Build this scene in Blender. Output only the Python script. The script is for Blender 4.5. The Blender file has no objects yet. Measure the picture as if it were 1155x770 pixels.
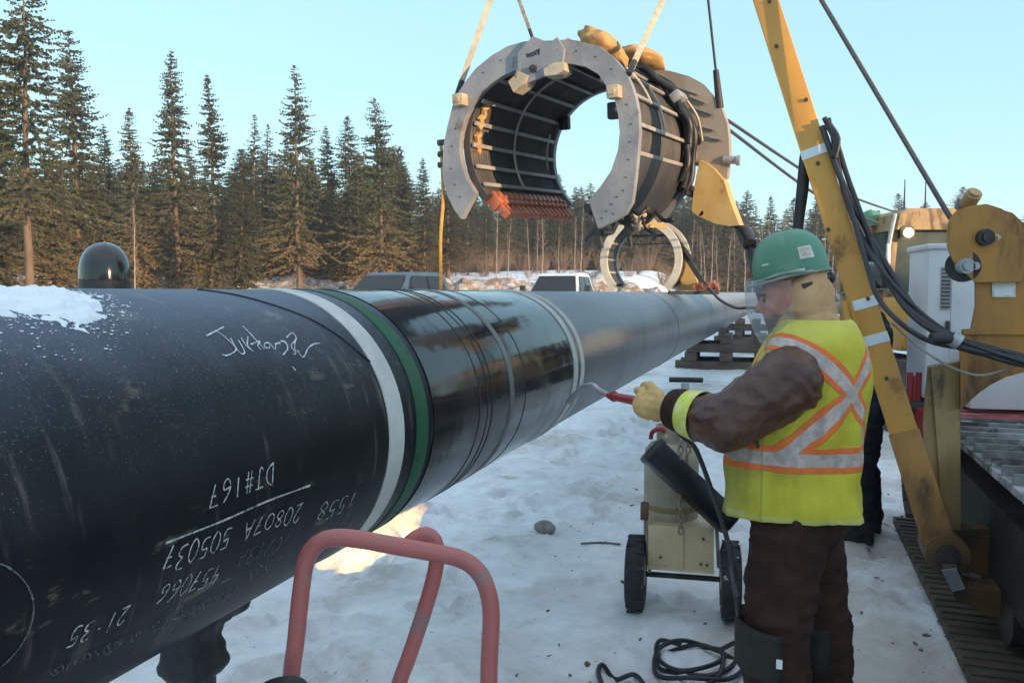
import bpy, bmesh, math, random
from math import sin, cos, tan, pi, radians, sqrt, atan2, hypot
from mathutils import Vector, Matrix, noise
V = Vector
random.seed(7)
sc = bpy.context.scene
COL = sc.collection

# ------------------------------------------------------------------ camera
CAM = V((0, 0, 1.65)); FPX = 900.0; PITCH = radians(3.5)
cd = bpy.data.cameras.new('camera'); cam = bpy.data.objects.new('camera', cd); COL.objects.link(cam)
cam.location = CAM; cam.rotation_euler = (pi/2 - PITCH, 0, 0)
cd.sensor_width = 36; cd.lens = FPX/1155*36; cd.clip_end = 2000; cd.clip_start = 0.05
sc.camera = cam
_F = V((0, cos(PITCH), -sin(PITCH))); _U = V((0, sin(PITCH), cos(PITCH)))
def ray(px, py):
    return _F + V((1, 0, 0))*((px-577.5)/FPX) + _U*(-(py-385)/FPX)
def at(px, py, depth):            # point in the place that the photo shows at px,py, `depth` metres ahead (along Y)
    r = ray(px, py); return CAM + r*(depth/r.y)
def on_plane(px, py, p0, n):
    r = ray(px, py); return CAM + r*((p0-CAM).dot(n)/r.dot(n))
def on_ground(px, py, z=0.0):
    return on_plane(px, py, V((0, 0, z)), V((0, 0, 1)))

# ------------------------------------------------------------------ pipe frame
PA = radians(18.9)
PD = V((sin(PA), cos(PA), 0)); PL = V((-cos(PA), sin(PA), 0)); PR = 0.457
PC0 = PL*1.60 + V((0, 0, 1.203))
def pipe_pt(t, phi, r=PR):
    return PC0 + PD*t + (-PL*cos(phi) + V((0, 0, 1))*sin(phi))*r
def pipe_hit(px, py, r=PR):
    d = ray(px, py); o = CAM - PC0
    ox, oz = -o.dot(PL), o.z; dx, dz = -d.dot(PL), d.z
    a = dx*dx+dz*dz; b = 2*(ox*dx+oz*dz); c = ox*ox+oz*oz-r*r
    D = max(b*b-4*a*c, 0)
    s = (-b-sqrt(D))/(2*a); p = o+d*s
    return p.dot(PD), atan2(p.z, -p.dot(PL))
def smooth(a, b, x):
    t = max(0, min(1, (x-a)/(b-a))); return t*t*(3-2*t)

# ------------------------------------------------------------------ objects
def link(o, parent=None):
    COL.objects.link(o)
    if parent is not None: o.parent = parent
    return o
def empty(name, loc=(0, 0, 0), rotz=0, mat=None):
    o = bpy.data.objects.new(name, None); COL.objects.link(o); o.empty_display_size = .2
    if mat is not None: o.matrix_world = mat
    else: o.location = loc; o.rotation_euler = (0, 0, rotz)
    return o
def tag(o, label=None, cat=None, group=None, kind=None):
    if label: o['label'] = label
    if cat: o['category'] = cat
    if group: o['group'] = group
    if kind: o['kind'] = kind
    return o

class MB:
    """collects shapes, links them as one mesh object"""
    def __init__(s): s.v = []; s.f = []; s.m = []; s.cur = 0
    def add(s, vs, fs):
        b = len(s.v); s.v += [tuple(p) for p in vs]; s.f += [tuple(b+i for i in f) for f in fs]; s.m += [s.cur]*len(fs); return s
    def box(s, c, size, rot=None, bev=0.0):
        c = V(c); hx, hy, hz = [q/2 for q in size]; R = rot if rot is not None else Matrix.Identity(3)
        if bev <= 0:
            vs = [V((x, y, z)) for x in (-hx, hx) for y in (-hy, hy) for z in (-hz, hz)]
            fs = [(0, 1, 3, 2), (4, 6, 7, 5), (0, 4, 5, 1), (2, 3, 7, 6), (0, 2, 6, 4), (1, 5, 7, 3)]
            return s.add([c+R@p for p in vs], fs)
        bm = bmesh.new(); bmesh.ops.create_cube(bm, size=1)
        for q in bm.verts: q.co = V((q.co.x*hx*2, q.co.y*hy*2, q.co.z*hz*2))
        bmesh.ops.bevel(bm, geom=bm.edges[:], offset=min(bev, hx*.9, hy*.9, hz*.9), segments=2, affect='EDGES', profile=.6)
        bm.verts.index_update()
        s.add([c+R@q.co for q in bm.verts], [[q.index for q in f.verts] for f in bm.faces]); bm.free(); return s
    def beam(s, a, b, w, h, up=(0, 0, 1), bev=0.0, w2=None, h2=None):
        a, b = V(a), V(b); y = (b-a).normalized(); up = V(up)
        if abs(y.dot(up.normalized())) > .98: up = V((1, 0, 0))
        x = y.cross(up).normalized(); z = x.cross(y)
        if w2 is None and h2 is None:
            R = Matrix((x, y, z)).transposed()
            return s.box((a+b)/2, (w, (b-a).length, h), R, bev)
        vs = []
        for p, ww, hh in ((a, w, h), (b, w2 or w, h2 or h)):
            vs += [p - x*ww/2 - z*hh/2, p + x*ww/2 - z*hh/2, p + x*ww/2 + z*hh/2, p - x*ww/2 + z*hh/2]
        return s.add(vs, [(3, 2, 1, 0), (4, 5, 6, 7), (0, 1, 5, 4), (1, 2, 6, 5), (2, 3, 7, 6), (3, 0, 4, 7)])
    def cyl(s, a, b, r, r2=None, n=20, caps=True):
        a, b = V(a), V(b); r2 = r if r2 is None else r2
        y = (b-a).normalized(); x = y.orthogonal().normalized(); z = x.cross(y)
        vs = []
        for p, q in ((a, r), (b, r2)):
            vs += [p + (x*cos(2*pi*i/n) + z*sin(2*pi*i/n))*q for i in range(n)]
        fs = [(i, n+i, n+(i+1) % n, (i+1) % n) for i in range(n)]
        if caps: fs += [tuple(range(n)), tuple(reversed(range(n, 2*n)))]
        return s.add(vs, fs)
    def tube(s, pts, r, n=10, sub=6, closed=False, rs=None, caps=True):
        pts = [V(p) for p in pts]
        if sub > 1 and len(pts) > 2: pts, rs = spline(pts, sub, closed, rs)
        m = len(pts); vs = []; fs = []
        t0 = None; x = None
        for i, p in enumerate(pts):
            if closed: t = (pts[(i+1) % m]-pts[i-1]).normalized()
            else: t = (pts[min(i+1, m-1)]-pts[max(i-1, 0)]).normalized()
            if x is None: x = t.orthogonal().normalized()
            else:
                x = (x - t*x.dot(t))
                x = x.normalized() if x.length > 1e-6 else t.orthogonal().normalized()
            y = t.cross(x); q = rs[i] if rs else r
            vs += [p + (x*cos(2*pi*k/n)+y*sin(2*pi*k/n))*q for k in range(n)]
        for i in range(m if closed else m-1):
            for k in range(n):
                a = i*n+k; b = i*n+(k+1) % n; c = ((i+1) % m)*n+(k+1) % n; d = ((i+1) % m)*n+k
                fs.append((a, b, c, d))
        if caps and not closed: fs += [tuple(reversed(range(n))), tuple(range((m-1)*n, m*n))]
        return s.add(vs, fs)
    def lathe(s, prof, c=(0, 0, 0), axis=(0, 0, 1), n=32, a0=0, a1=2*pi):
        c = V(c); z = V(axis).normalized(); x = z.orthogonal().normalized(); y = z.cross(x)
        full = abs(a1-a0-2*pi) < 1e-6; k = n if full else n+1; vs = []; fs = []
        for r, h in prof:
            for i in range(k):
                a = a0+(a1-a0)*i/n; vs.append(c + z*h + (x*cos(a)+y*sin(a))*r)
        for j in range(len(prof)-1):
            for i in range(n):
                i2 = (i+1) % k
                fs.append((j*k+i, j*k+i2, (j+1)*k+i2, (j+1)*k+i))
        return s.add(vs, fs)
    def ball(s, c, r, n=16, m=10, R=None):
        c = V(c); rx, ry, rz = r if hasattr(r, '__len__') else (r, r, r)
        vs = [V((0, 0, -rz))]; fs = []
        for j in range(1, m):
            b = -pi/2+pi*j/m
            vs += [V((rx*cos(b)*cos(2*pi*i/n), ry*cos(b)*sin(2*pi*i/n), rz*sin(b))) for i in range(n)]
        vs.append(V((0, 0, rz))); L = len(vs)-1
        for i in range(n):
            fs.append((0, 1+(i+1) % n, 1+i)); fs.append((L, 1+(m-2)*n+i, 1+(m-2)*n+(i+1) % n))
            for j in range(m-2):
                a = 1+j*n+i; b = 1+j*n+(i+1) % n; fs.append((a, b, b+n, a+n))
        return s.add([c + (R@p if R is not None else p) for p in vs], fs)
    def prism(s, poly, ext):
        """polygon (list of 3-D points) thickened by the vector ext"""
        poly = [V(p) for p in poly]; e = V(ext); n = len(poly)
        from mathutils.geometry import tessellate_polygon
        tris = tessellate_polygon([poly])
        vs = poly + [p+e for p in poly]
        fs = [tuple(t) for t in tris] + [tuple(n+i for i in reversed(t)) for t in tris]
        fs += [(i, (i+1) % n, n+(i+1) % n, n+i) for i in range(n)]
        return s.add(vs, fs)
    def loft(s, rings, cap=True, closed=True):
        n = len(rings[0]); vs = [p for r in rings for p in r]; fs = []
        for j in range(len(rings)-1):
            for i in range(n if closed else n-1):
                a = j*n+i; b = j*n+(i+1) % n; fs.append((a, b, b+n, a+n))
        if cap: fs += [tuple(reversed(range(n))), tuple(range((len(rings)-1)*n, len(rings)*n))]
        return s.add(vs, fs)
    def mesh(s, name, mats, smoothshade=True, angle=40, fix=True):
        me = bpy.data.meshes.new(name); me.from_pydata(s.v, [], s.f)
        for m in (mats if isinstance(mats, (list, tuple)) else [mats]): me.materials.append(m)
        if any(s.m): me.polygons.foreach_set('material_index', s.m)
        if fix:
            bm = bmesh.new(); bm.from_mesh(me); bmesh.ops.recalc_face_normals(bm, faces=bm.faces); bm.to_mesh(me); bm.free()
        if smoothshade:
            me.shade_smooth()
            if angle < 180: me.set_sharp_from_angle(angle=radians(angle))
        return me
    def build(s, name, mats, parent=None, smoothshade=True, angle=40, fix=True):
        return link(bpy.data.objects.new(name, s.mesh(name, mats, smoothshade, angle, fix)), parent)

def spline(pts, sub, closed=False, rs=None):
    m = len(pts); out = []; ro = [] if rs else None
    def g(i): return pts[i % m] if closed else pts[max(0, min(m-1, i))]
    for i in range(m if closed else m-1):
        p0, p1, p2, p3 = g(i-1), g(i), g(i+1), g(i+2)
        for k in range(sub):
            t = k/sub
            out.append(.5*((2*p1)+(p2-p0)*t+(2*p0-5*p1+4*p2-p3)*t*t+(3*p1-p0-3*p2+p3)*t**3))
            if rs: ro.append(rs[i]*(1-t)+rs[(i+1) % m]*t)
    if not closed:
        out.append(pts[-1].copy())
        if rs: ro.append(rs[-1])
    return out, ro

def remeshed(mb, voxel, smooth_it=4, wrinkle=0.0, wscale=8.0, seed=0, stretch=(1, 1, 1)):
    """fuse the collected shapes into one continuous skin"""
    me = mb.mesh('tmp', [], False)
    o = bpy.data.objects.new('tmp', me); COL.objects.link(o)
    m = o.modifiers.new('r', 'REMESH'); m.mode = 'VOXEL'; m.voxel_size = voxel
    if smooth_it:
        q = o.modifiers.new('s', 'SMOOTH'); q.factor = .5; q.iterations = smooth_it
    dg = bpy.context.evaluated_depsgraph_get(); dg.update()
    ev = o.evaluated_get(dg); nm = bpy.data.meshes.new_from_object(ev)
    bpy.data.objects.remove(o); bpy.data.meshes.remove(me)
    if wrinkle:
        co = [v.co.copy() for v in nm.vertices]; no = [v.normal.copy() for v in nm.vertices]
        for v, c, n in zip(nm.vertices, co, no):
            p = V((c.x*stretch[0], c.y*stretch[1], c.z*stretch[2]))*wscale + V((seed*7.3, seed*3.1, 0))
            w = noise.noise(p)
            w = (1-abs(w)*2.2) * .6 + noise.noise(p*2.3)*.4
            v.co = c + n*w*wrinkle
    nm.shade_smooth()
    return nm

def capsule(mb, a, b, ra, rb, n=14):
    a, b = V(a), V(b)
    mb.cyl(a, b, ra, rb, n); mb.ball(a, ra, n, 8); mb.ball(b, rb, n, 8)

# ------------------------------------------------------------------ materials
class NT:
    def __init__(s, name, surface=True):
        s.mat = bpy.data.materials.new(name); s.mat.use_nodes = True; s.t = s.mat.node_tree; s.t.nodes.clear()
        s.out = s.n('ShaderNodeOutputMaterial')
    def n(s, typ, **kw):
        q = s.t.nodes.new(typ)
        for k, v in kw.items(): setattr(q, k, v)
        return q
    def w(s, a, b): s.t.links.new(a, b)
    def inp(s, sock, v):
        if v is None: return
        if isinstance(v, bpy.types.NodeSocket): s.w(v, sock)
        elif hasattr(v, '__len__') and len(v) == 3 and len(sock.default_value) == 4: sock.default_value = (*v, 1)
        else: sock.default_value = v
    def math(s, op, a, b=None, c=None, clamp=False):
        q = s.n('ShaderNodeMath', operation=op, use_clamp=clamp)
        s.inp(q.inputs[0], a); s.inp(q.inputs[1], b)
        if c is not None: s.inp(q.inputs[2], c)
        return q.outputs[0]
    def coord(s, which='Object'): return s.n('ShaderNodeTexCoord').outputs[which]
    def geo(s, which): return s.n('ShaderNodeNewGeometry').outputs[which]
    def sep(s, v):
        q = s.n('ShaderNodeSeparateXYZ'); s.w(v, q.inputs[0]); return q.outputs
    def comb(s, x, y, z):
        q = s.n('ShaderNodeCombineXYZ')
        for i, v in enumerate((x, y, z)): s.inp(q.inputs[i], v)
        return q.outputs[0]
    def mapping(s, v, scale=(1, 1, 1), rot=(0, 0, 0), loc=(0, 0, 0)):
        q = s.n('ShaderNodeMapping'); s.w(v, q.inputs[0]); q.inputs['Scale'].default_value = scale
        q.inputs['Rotation'].default_value = rot; q.inputs['Location'].default_value = loc; return q.outputs[0]
    def noise(s, v, scale, detail=4, rough=.55, dist=0.0):
        q = s.n('ShaderNodeTexNoise'); s.w(v, q.inputs['Vector']); q.inputs['Scale'].default_value = scale
        q.inputs['Detail'].default_value = detail; q.inputs['Roughness'].default_value = rough; q.inputs['Distortion'].default_value = dist
        return q.outputs['Fac']
    def voro(s, v, scale, feature='F1', out='Distance'):
        q = s.n('ShaderNodeTexVoronoi', feature=feature); s.w(v, q.inputs['Vector']); q.inputs['Scale'].default_value = scale
        return q.outputs[out]
    def step(s, x, a, b):
        q = s.n('ShaderNodeMapRange', interpolation_type='SMOOTHSTEP'); s.inp(q.inputs[0], x)
        q.inputs[1].default_value = a; q.inputs[2].default_value = b; return q.outputs[0]
    def band(s, x, c, hw, soft=.002):
        return s.math('MULTIPLY', s.step(x, c-hw-soft, c-hw+soft), s.math('SUBTRACT', 1.0, s.step(x, c+hw-soft, c+hw+soft)))
    def mix(s, f, a, b):
        q = s.n('ShaderNodeMix', data_type='RGBA'); s.inp(q.inputs[0], f); s.inp(q.inputs[6], a); s.inp(q.inputs[7], b)
        return q.outputs[2]
    def mixf(s, f, a, b):
        q = s.n('ShaderNodeMix', data_type='FLOAT'); s.inp(q.inputs[0], f); s.inp(q.inputs[2], a); s.inp(q.inputs[3], b)
        return q.outputs[0]
    def bump(s, h, strength=.3, dist=.01, normal=None):
        q = s.n('ShaderNodeBump'); s.w(h, q.inputs['Height']); q.inputs['Strength'].default_value = strength
        q.inputs['Distance'].default_value = dist
        if normal is not None: s.w(normal, q.inputs['Normal'])
        return q.outputs[0]
    def bsdf(s, color, rough=.6, metal=0.0, normal=None, spec=None, **kw):
        q = s.n('ShaderNodeBsdfPrincipled'); s.inp(q.inputs['Base Color'], color); s.inp(q.inputs['Roughness'], rough)
        s.inp(q.inputs['Metallic'], metal)
        if normal is not None: s.w(normal, q.inputs['Normal'])
        if spec is not None: s.inp(q.inputs['Specular IOR Level'], spec)
        for k, v in kw.items(): s.inp(q.inputs[k], v)
        s.w(q.outputs[0], s.out.inputs[0]); return q

def pm(name, c1, c2=None, scale=6, rough=.6, metal=0.0, bump=0.0, bscale=40, dirt=None, dscale=3, dlo=.55, dhi=.7, coords='Object', stretch=(1, 1, 1), spec=None, rvar=.15, **kw):
    """painted / worn surface: two-tone mottling, patches of dirt or rust, fine bump"""
    t = NT(name); v = t.coord(coords)
    if stretch != (1, 1, 1): v = t.mapping(v, stretch)
    col = c1
    if c2 is not None: col = t.mix(t.step(t.noise(v, scale, 6, .6), .35, .65), c1, c2)
    r = t.math('ADD', rough-rvar/2, t.math('MULTIPLY', t.noise(v, scale*2.7, 5), rvar))
    if dirt is not None:
        f = t.step(t.noise(v, dscale, 8, .68, .3), dlo, dhi); col = t.mix(f, col, dirt); r = t.mixf(f, r, .85)
    nrm = t.bump(t.noise(v, bscale, 6, .6), bump, .01) if bump else None
    t.bsdf(col, r, metal, nrm, spec, **kw); return t.mat

M = {}
M['steel'] = pm('galvanised_steel', (.30, .31, .34), (.42, .42, .44), 9, .5, .35, .15, 60, (.16, .13, .11), 5, .62, .74)
M['flange'] = pm('weathered_aluminium', (.20, .205, .225), (.29, .285, .29), 3.5, .55, .1, .35, 40, (.15, .125, .105), 5, .56, .70)
M['darksteel'] = pm('dark_steel', (.03, .03, .034), (.06, .055, .05), 8, .5, .4, .2, 40)
M['rubber'] = pm('black_rubber', (.012, .012, .014), (.03, .03, .032), 12, .6, 0, .2, 60)
M['hose'] = pm('hose_rubber', (.010, .011, .014), (.022, .022, .025), 15, .45, 0, .1, 60)
M['yellow'] = pm('worn_yellow_paint', (.62, .30, .045), (.50, .23, .04), 2.4, .5, 0, .12, 35, (.20, .10, .04), 4.5, .57, .70, stretch=(1, 1, .45))
M['ochre'] = pm('dirty_ochre_paint', (.40, .185, .030), (.25, .115, .028), 3, .55, 0, .2, 30, (.075, .045, .028), 3.2, .48, .66, stretch=(1.3, 1.3, .55))
M['tanpaint'] = pm('muddy_tan_paint', (.36, .235, .10), (.25, .16, .07), 4, .6, 0, .2, 30, (.10, .07, .045), 3.5, .50, .66, stretch=(1.3, 1.3, .5))
M['cream'] = pm('rusty_cream_paint', (.60, .48, .30), (.52, .40, .24), 5, .55, 0, .15, 40, (.22, .10, .04), 7, .64, .7)
M['white'] = pm('white_paint', (.70, .71, .74), (.62, .64, .68), 3, .45, 0, .05, 30, (.35, .33, .32), 3, .64, .78)
M['red'] = pm('red_paint', (.36, .03, .035), (.26, .025, .03), 4, .45, 0, .1, 30, (.12, .05, .04), 4, .6, .7)
M['wood'] = pm('old_timber', (.14, .10, .075), (.075, .055, .045), 4, .85, 0, .5, 30, stretch=(1, 6, 6))
M['canvas'] = pm('tan_canvas', (.50, .29, .11), (.36, .2, .08), 9, .9, 0, .6, 30)
M['sling'] = pm('dirty_webbing', (.52, .45, .33), (.36, .31, .24), 14, .85, 0, .4, 80)
M['cable'] = pm('steel_cable', (.06, .06, .065), (.10, .095, .09), 60, .5, .4, .3, 200)
M['rope'] = pm('yellow_rope', (.66, .34, .08), (.48, .23, .05), 30, .9, 0, .4, 150)
M['galvchain'] = pm('rusty_chain', (.40, .34, .27), (.22, .15, .1), 30, .55, .5, .3, 90)
M['snow'] = pm('clean_snow', (.84, .85, .88), (.78, .79, .83), 12, .7, 0, .5, 22)
M['chalk'] = pm('chalk', (.62, .63, .60), (.3, .3, .3), 90, .95, dirt=(.08, .08, .08), dscale=60, dlo=.52, dhi=.6)
M['chalkfaint'] = pm('faint_chalk', (.19, .2, .21), (.07, .075, .08), 90, .95, dirt=(.02, .022, .03), dscale=60, dlo=.48, dhi=.6)
M['marker'] = pm('white_marker', (.72, .74, .78), (.4, .42, .46), 50, .8)
def mat_plain(name, c, r=.5, m=0, **kw):
    t = NT(name); t.bsdf(c, r, m, **kw); return t.mat
M['glass_dark'] = mat_plain('dark_glass', (.02, .025, .03), .05, 0, **{'Specular IOR Level': .6})
M['lens'] = mat_plain('clear_lens', (.75, .76, .78), .15)
def mat_emit(name, c, s):
    t = NT(name); e = t.n('ShaderNodeEmission'); e.inputs[0].default_value = (*c, 1); e.inputs[1].default_value = s
    t.w(e.outputs[0], t.out.inputs[0]); return t.mat
# ================================================================== light and sky
SUN_EL = radians(7.0); SUN_AZ = radians(134)          # compass angle of the sun, from +Y towards +X: behind the camera, to its right
SUNV = V((sin(SUN_AZ)*cos(SUN_EL), cos(SUN_AZ)*cos(SUN_EL), sin(SUN_EL)))
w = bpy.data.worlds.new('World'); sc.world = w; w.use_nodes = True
nt = w.node_tree; nt.nodes.clear()
sky = nt.nodes.new('ShaderNodeTexSky'); sky.sky_type = 'NISHITA'; sky.sun_disc = False
sky.sun_elevation = SUN_EL; sky.sun_rotation = SUN_AZ; sky.air_density = 1.0; sky.dust_density = .3; sky.ozone_density = 1.0; sky.altitude = 600
tint = nt.nodes.new('ShaderNodeMix'); tint.data_type = 'RGBA'; tint.blend_type = 'MULTIPLY'; tint.inputs[0].default_value = 1
tint.inputs[7].default_value = (1.0, 1.05, 1.0, 1)
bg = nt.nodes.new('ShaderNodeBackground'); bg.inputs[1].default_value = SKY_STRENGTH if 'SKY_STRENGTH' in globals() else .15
wo = nt.nodes.new('ShaderNodeOutputWorld')
hz = nt.nodes.new('ShaderNodeMix'); hz.data_type = 'RGBA'; hz.inputs[0].default_value = .68      # flat colour mixed into the whole sky
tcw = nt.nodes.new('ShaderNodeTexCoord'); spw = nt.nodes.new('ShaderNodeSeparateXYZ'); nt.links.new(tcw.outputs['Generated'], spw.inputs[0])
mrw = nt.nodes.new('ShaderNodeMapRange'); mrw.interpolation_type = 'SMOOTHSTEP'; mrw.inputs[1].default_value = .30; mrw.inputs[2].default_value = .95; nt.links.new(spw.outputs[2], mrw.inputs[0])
hzc = nt.nodes.new('ShaderNodeMix'); hzc.data_type = 'RGBA'; hzc.inputs[6].default_value = (1.45, 2.6, 3.3, 1); hzc.inputs[7].default_value = (3.25, 3.85, 4.6, 1)   # cyan low down; extra brightness added overhead to light the snow
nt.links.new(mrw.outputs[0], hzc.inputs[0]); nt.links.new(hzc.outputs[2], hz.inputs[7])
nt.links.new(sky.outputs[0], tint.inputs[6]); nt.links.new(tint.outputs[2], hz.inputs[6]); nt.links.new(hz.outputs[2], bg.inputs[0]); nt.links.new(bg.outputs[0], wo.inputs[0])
sd = bpy.data.lights.new('sun', 'SUN'); sd.energy = 3.5; sd.angle = radians(.53); sd.color = (1, .70, .42)
so = bpy.data.objects.new('sun', sd); COL.objects.link(so); so.rotation_euler = SUNV.to_track_quat('Z', 'Y').to_euler()
so.location = SUNV*60
sc.view_settings.view_transform = 'Standard'; sc.view_settings.look = 'None'; sc.view_settings.exposure = 1.3; sc.view_settings.gamma = 1
sc.view_settings.use_curve_mapping = False
sc.cycles.max_bounces = 6; sc.cycles.transparent_max_bounces = 12; sc.cycles.use_denoising = True
sc.cycles.sample_clamp_indirect = 6

# ================================================================== ground
PRINTS = {}                                            # boot prints trodden into the snow
_r = random.Random(77)
for _i in range(420):
    _x = _r.uniform(-1.4, 3.6); _y = _r.uniform(1.9, 11); _a = PA + pi/2 + _r.gauss(0, .5) + _r.choice((0, pi/2, 0)); _d = _r.uniform(.018, .048)
    for _p in range(-1, 2):
        for _q in range(-1, 2): PRINTS.setdefault((int(_x//.4)+_p, int(_y//.4)+_q), []).append((_x, _y, cos(_a), sin(_a), _d))
def lateral(x, y): return x*PL.x + y*PL.y - 1.6           # metres to the left of the pipe's axis
def ground_z(x, y):
    lat = lateral(x, y)
    z = .33*smooth(2.5, 7, lat)*smooth(7, 17, y)
    z += 2.9*smooth(28, 62, y)*smooth(2.0, 8.0, abs(lat))
    z += .25*noise.noise(V((x*.11, y*.11, 3)))*smooth(12, 30, abs(y)+abs(lat)*.5)
    n = noise.noise(V((x*1.1, y*1.1, 0)))*.034 + noise.noise(V((x*3.7, y*3.7, 5)))*.020 + noise.noise(V((x*11, y*11, 9)))*.010
    q = -(x*PL.x+y*PL.y); u_ = x*PD.x+y*PD.y                      # the crawler's old track print, cleat by cleat
    if .22 < q < .80 and u_ < 16:
        on = smooth(.22, .30, q)*smooth(.80, .72, q)*(.55+.45*noise.noise(V((u_*.6, q*2, 3))))
        n += on*(-.016 + .014*max(0, sin(u_*2*pi/.172))**3)
    for px_, py_, c_, s_, dp in PRINTS.get((int(x//.4), int(y//.4)), ()):
        dx, dy = x-px_, y-py_; u, w_ = (dx*c_+dy*s_)/.155, (-dx*s_+dy*c_)/.062; r2 = u*u+w_*w_
        if r2 < 2.6: n += -dp*math.exp(-r2*r2*1.2) + dp*.45*math.exp(-((sqrt(r2)-1.25)/.22)**2)
    return z + n
def graded(lo, hi, c0, c1, d, g):
    a = [c0]
    while a[-1] < c1: a.append(a[-1]+d)
    s = d
    while a[-1] < hi: s *= g; a.append(min(hi, a[-1]+s))
    s = d; b = []
    p = c0
    while p > lo: s *= g; p = max(lo, p-s); b.append(p)
    return list(reversed(b))+a
xs = graded(-125, 125, -1.6, 3.4, .045, 1.07); ys = graded(-95, 165, 1.9, 7.5, .045, 1.05)
g = MB()
g.v = [(x, y, ground_z(x, y)) for y in ys for x in xs]
nx = len(xs)
g.f = [(j*nx+i, j*nx+i+1, (j+1)*nx+i+1, (j+1)*nx+i) for j in range(len(ys)-1) for i in range(nx-1)]; g.m = [0]*len(g.f)
t = NT('packed_snow'); v = t.coord()
n1 = t.noise(v, .9, 7, .62, .4); n2 = t.noise(v, 5.5, 7, .65); n3 = t.noise(v, 38, 5, .7)
col = t.mix(t.step(n2, .33, .66), (.70, .71, .74), (.85, .86, .88))
tr = t.sep(v)
alongtr = t.math('ADD', t.math('MULTIPLY', tr[0], -PL.x), t.math('MULTIPLY', tr[1], -PL.y))      # metres to the right of the camera, along the pipe's normal
dirtzone = t.math('MULTIPLY', t.step(alongtr, -1.3, .2), .085)
dirt = t.step(t.math('ADD', t.math('ADD', t.math('MULTIPLY', n1, .72), t.math('MULTIPLY', n2, .30)), dirtzone), .495, .65)
col = t.mix(t.math('MULTIPLY', dirt, .60), col, (.33, .275, .20))
speck = t.math('MULTIPLY', t.step(t.noise(v, 26, 3, .6), .66, .72), t.step(t.noise(v, 1.7, 4), .45, .6))
col = t.mix(t.math('MULTIPLY', speck, .75), col, (.13, .10, .075))
h = t.math('ADD', t.math('MULTIPLY', t.noise(v, 14, 6, .65), 1.0), t.math('MULTIPLY', n3, .35))
nb = t.bump(h, .55, .028); nb = t.bump(t.noise(v, 120, 3, .6), .25, .004, nb)
t.bsdf(col, t.mixf(dirt, .55, .8), 0, nb, .35)
go = g.build('snow_ground', t.mat, angle=180, fix=False); tag(go, 'packed dirty snow covering the worksite ground', 'ground', kind='structure')

# small clods and chips trodden into the snow
cl = MB(); rr = random.Random(3)
for i in range(1500):
    x = rr.uniform(-1.2, 3.2); y = rr.uniform(2.4, 9)
    q = -(x*PL.x+y*PL.y)
    if rr.random() > .25 + .6*smooth(-.6, 1.2, q) or lateral(x, y) > -.1: continue
    s = rr.choice((.004, .005, .006, .008, .010, .016)) * rr.uniform(.7, 1.3)
    R = Matrix.Rotation(rr.uniform(0, 6), 3, 'Z') @ Matrix.Rotation(rr.uniform(0, 1), 3, 'X')
    cl.ball((x, y, ground_z(x, y)+s*.05), (s*rr.uniform(.8, 2.2), s*rr.uniform(.5, 1.2), s*.5), 6, 4, R)
M['clod'] = pm('frozen_clod', (.10, .075, .055), (.22, .19, .16), 30, .9)
tag(cl.build('mud_clods', M['clod'], angle=30), 'small brown clods and chips scattered on the snow', 'debris', kind='stuff')

# unseen bank, added and sized to shade the near ground from the low sun
bk = MB(); sh = V((SUNV.x, SUNV.y, 0)).normalized(); sp = V((-sh.y, sh.x, 0))
rings = []
for i in range(59):
    u = -65 + i*2.7; c = sh*47 + sp*u
    hgt = 8.15 + .10*noise.noise(V((u*.21, 0, 1)))
    rings.append([c + sh*a + V((0, 0, z*hgt + .4*noise.noise(V((u*.3, a*.3, 2)))*(0 < z < .99))) for a, z in ((-11, -.1), (-8, .25), (-4, .66), (-1, .96), (0, 1), (2, .97), (6, .7), (12, -.1))])
bk.loft(rings, cap=False, closed=False)
M['bank'] = pm('snowy_bank', (.62, .63, .66), (.30, .25, .2), .35, .9, 0, .6, 3)
tag(bk.build('shade_bank', M['bank'], angle=180), 'long snowy bank added unseen behind the photographer to shade the near ground', 'shade_bank', kind='structure')

# windrow of broken snow and earth along the forest edge
wr = MB(); rr = random.Random(11)
t = NT('windrow_snow'); v = t.coord()
f = t.step(t.noise(v, 1.6, 7, .7), .42, .66)
col = t.mix(f, (.26, .17, .11), (.66, .62, .60))
t.bsdf(col, .85, 0, t.bump(t.noise(v, 7, 6, .7), 1, .12)); M['windrow'] = t.mat
rings = []
for i in range(150):
    x = -40 + i*.42; y = 43.5 + .06*abs(x); gz_ = ground_z(x, y); on = smooth(2.6, 4.5, lateral(x, y)); hh = (.95 + .5*noise.noise(V((x*.35, 0, 4))) + .35*noise.noise(V((x*1.3, 0, 6))))*on
    rings.append([V((x+.25*noise.noise(V((x*2, a, 1))), y+a+.3*noise.noise(V((x*1.7, a, 8))), gz_ - .15 + max(.02, hh*q + .35*noise.noise(V((x*1.1, a*1.4, 2)))*on*(q > .05)))) for a, q in ((-2.0, 0), (-1.5, .3), (-1.0, .6), (-.5, .85), (0, 1), (.6, .9), (1.2, .6), (1.8, .3), (2.4, 0))])
wr.loft(rings, False, False)
for i in range(900):
    u = rr.random(); x = -36 + 58*u
    y = 43.5 + 2.0*rr.gauss(0, .55) + .06*abs(x)
    if lateral(x, y) < 2.6: continue
    s = rr.uniform(.10, .42)
    hh = ground_z(x, y)
    R = Matrix.Rotation(rr.uniform(0, 6), 3, 'Z') @ Matrix.Rotation(rr.uniform(-.5, .5), 3, 'X')
    wr.ball((x, y, hh + s*.2), (s*rr.uniform(.8, 1.6), s*rr.uniform(.7, 1.2), s*rr.uniform(.5, .9)), 9, 6, R)
wo_ = wr
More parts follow.
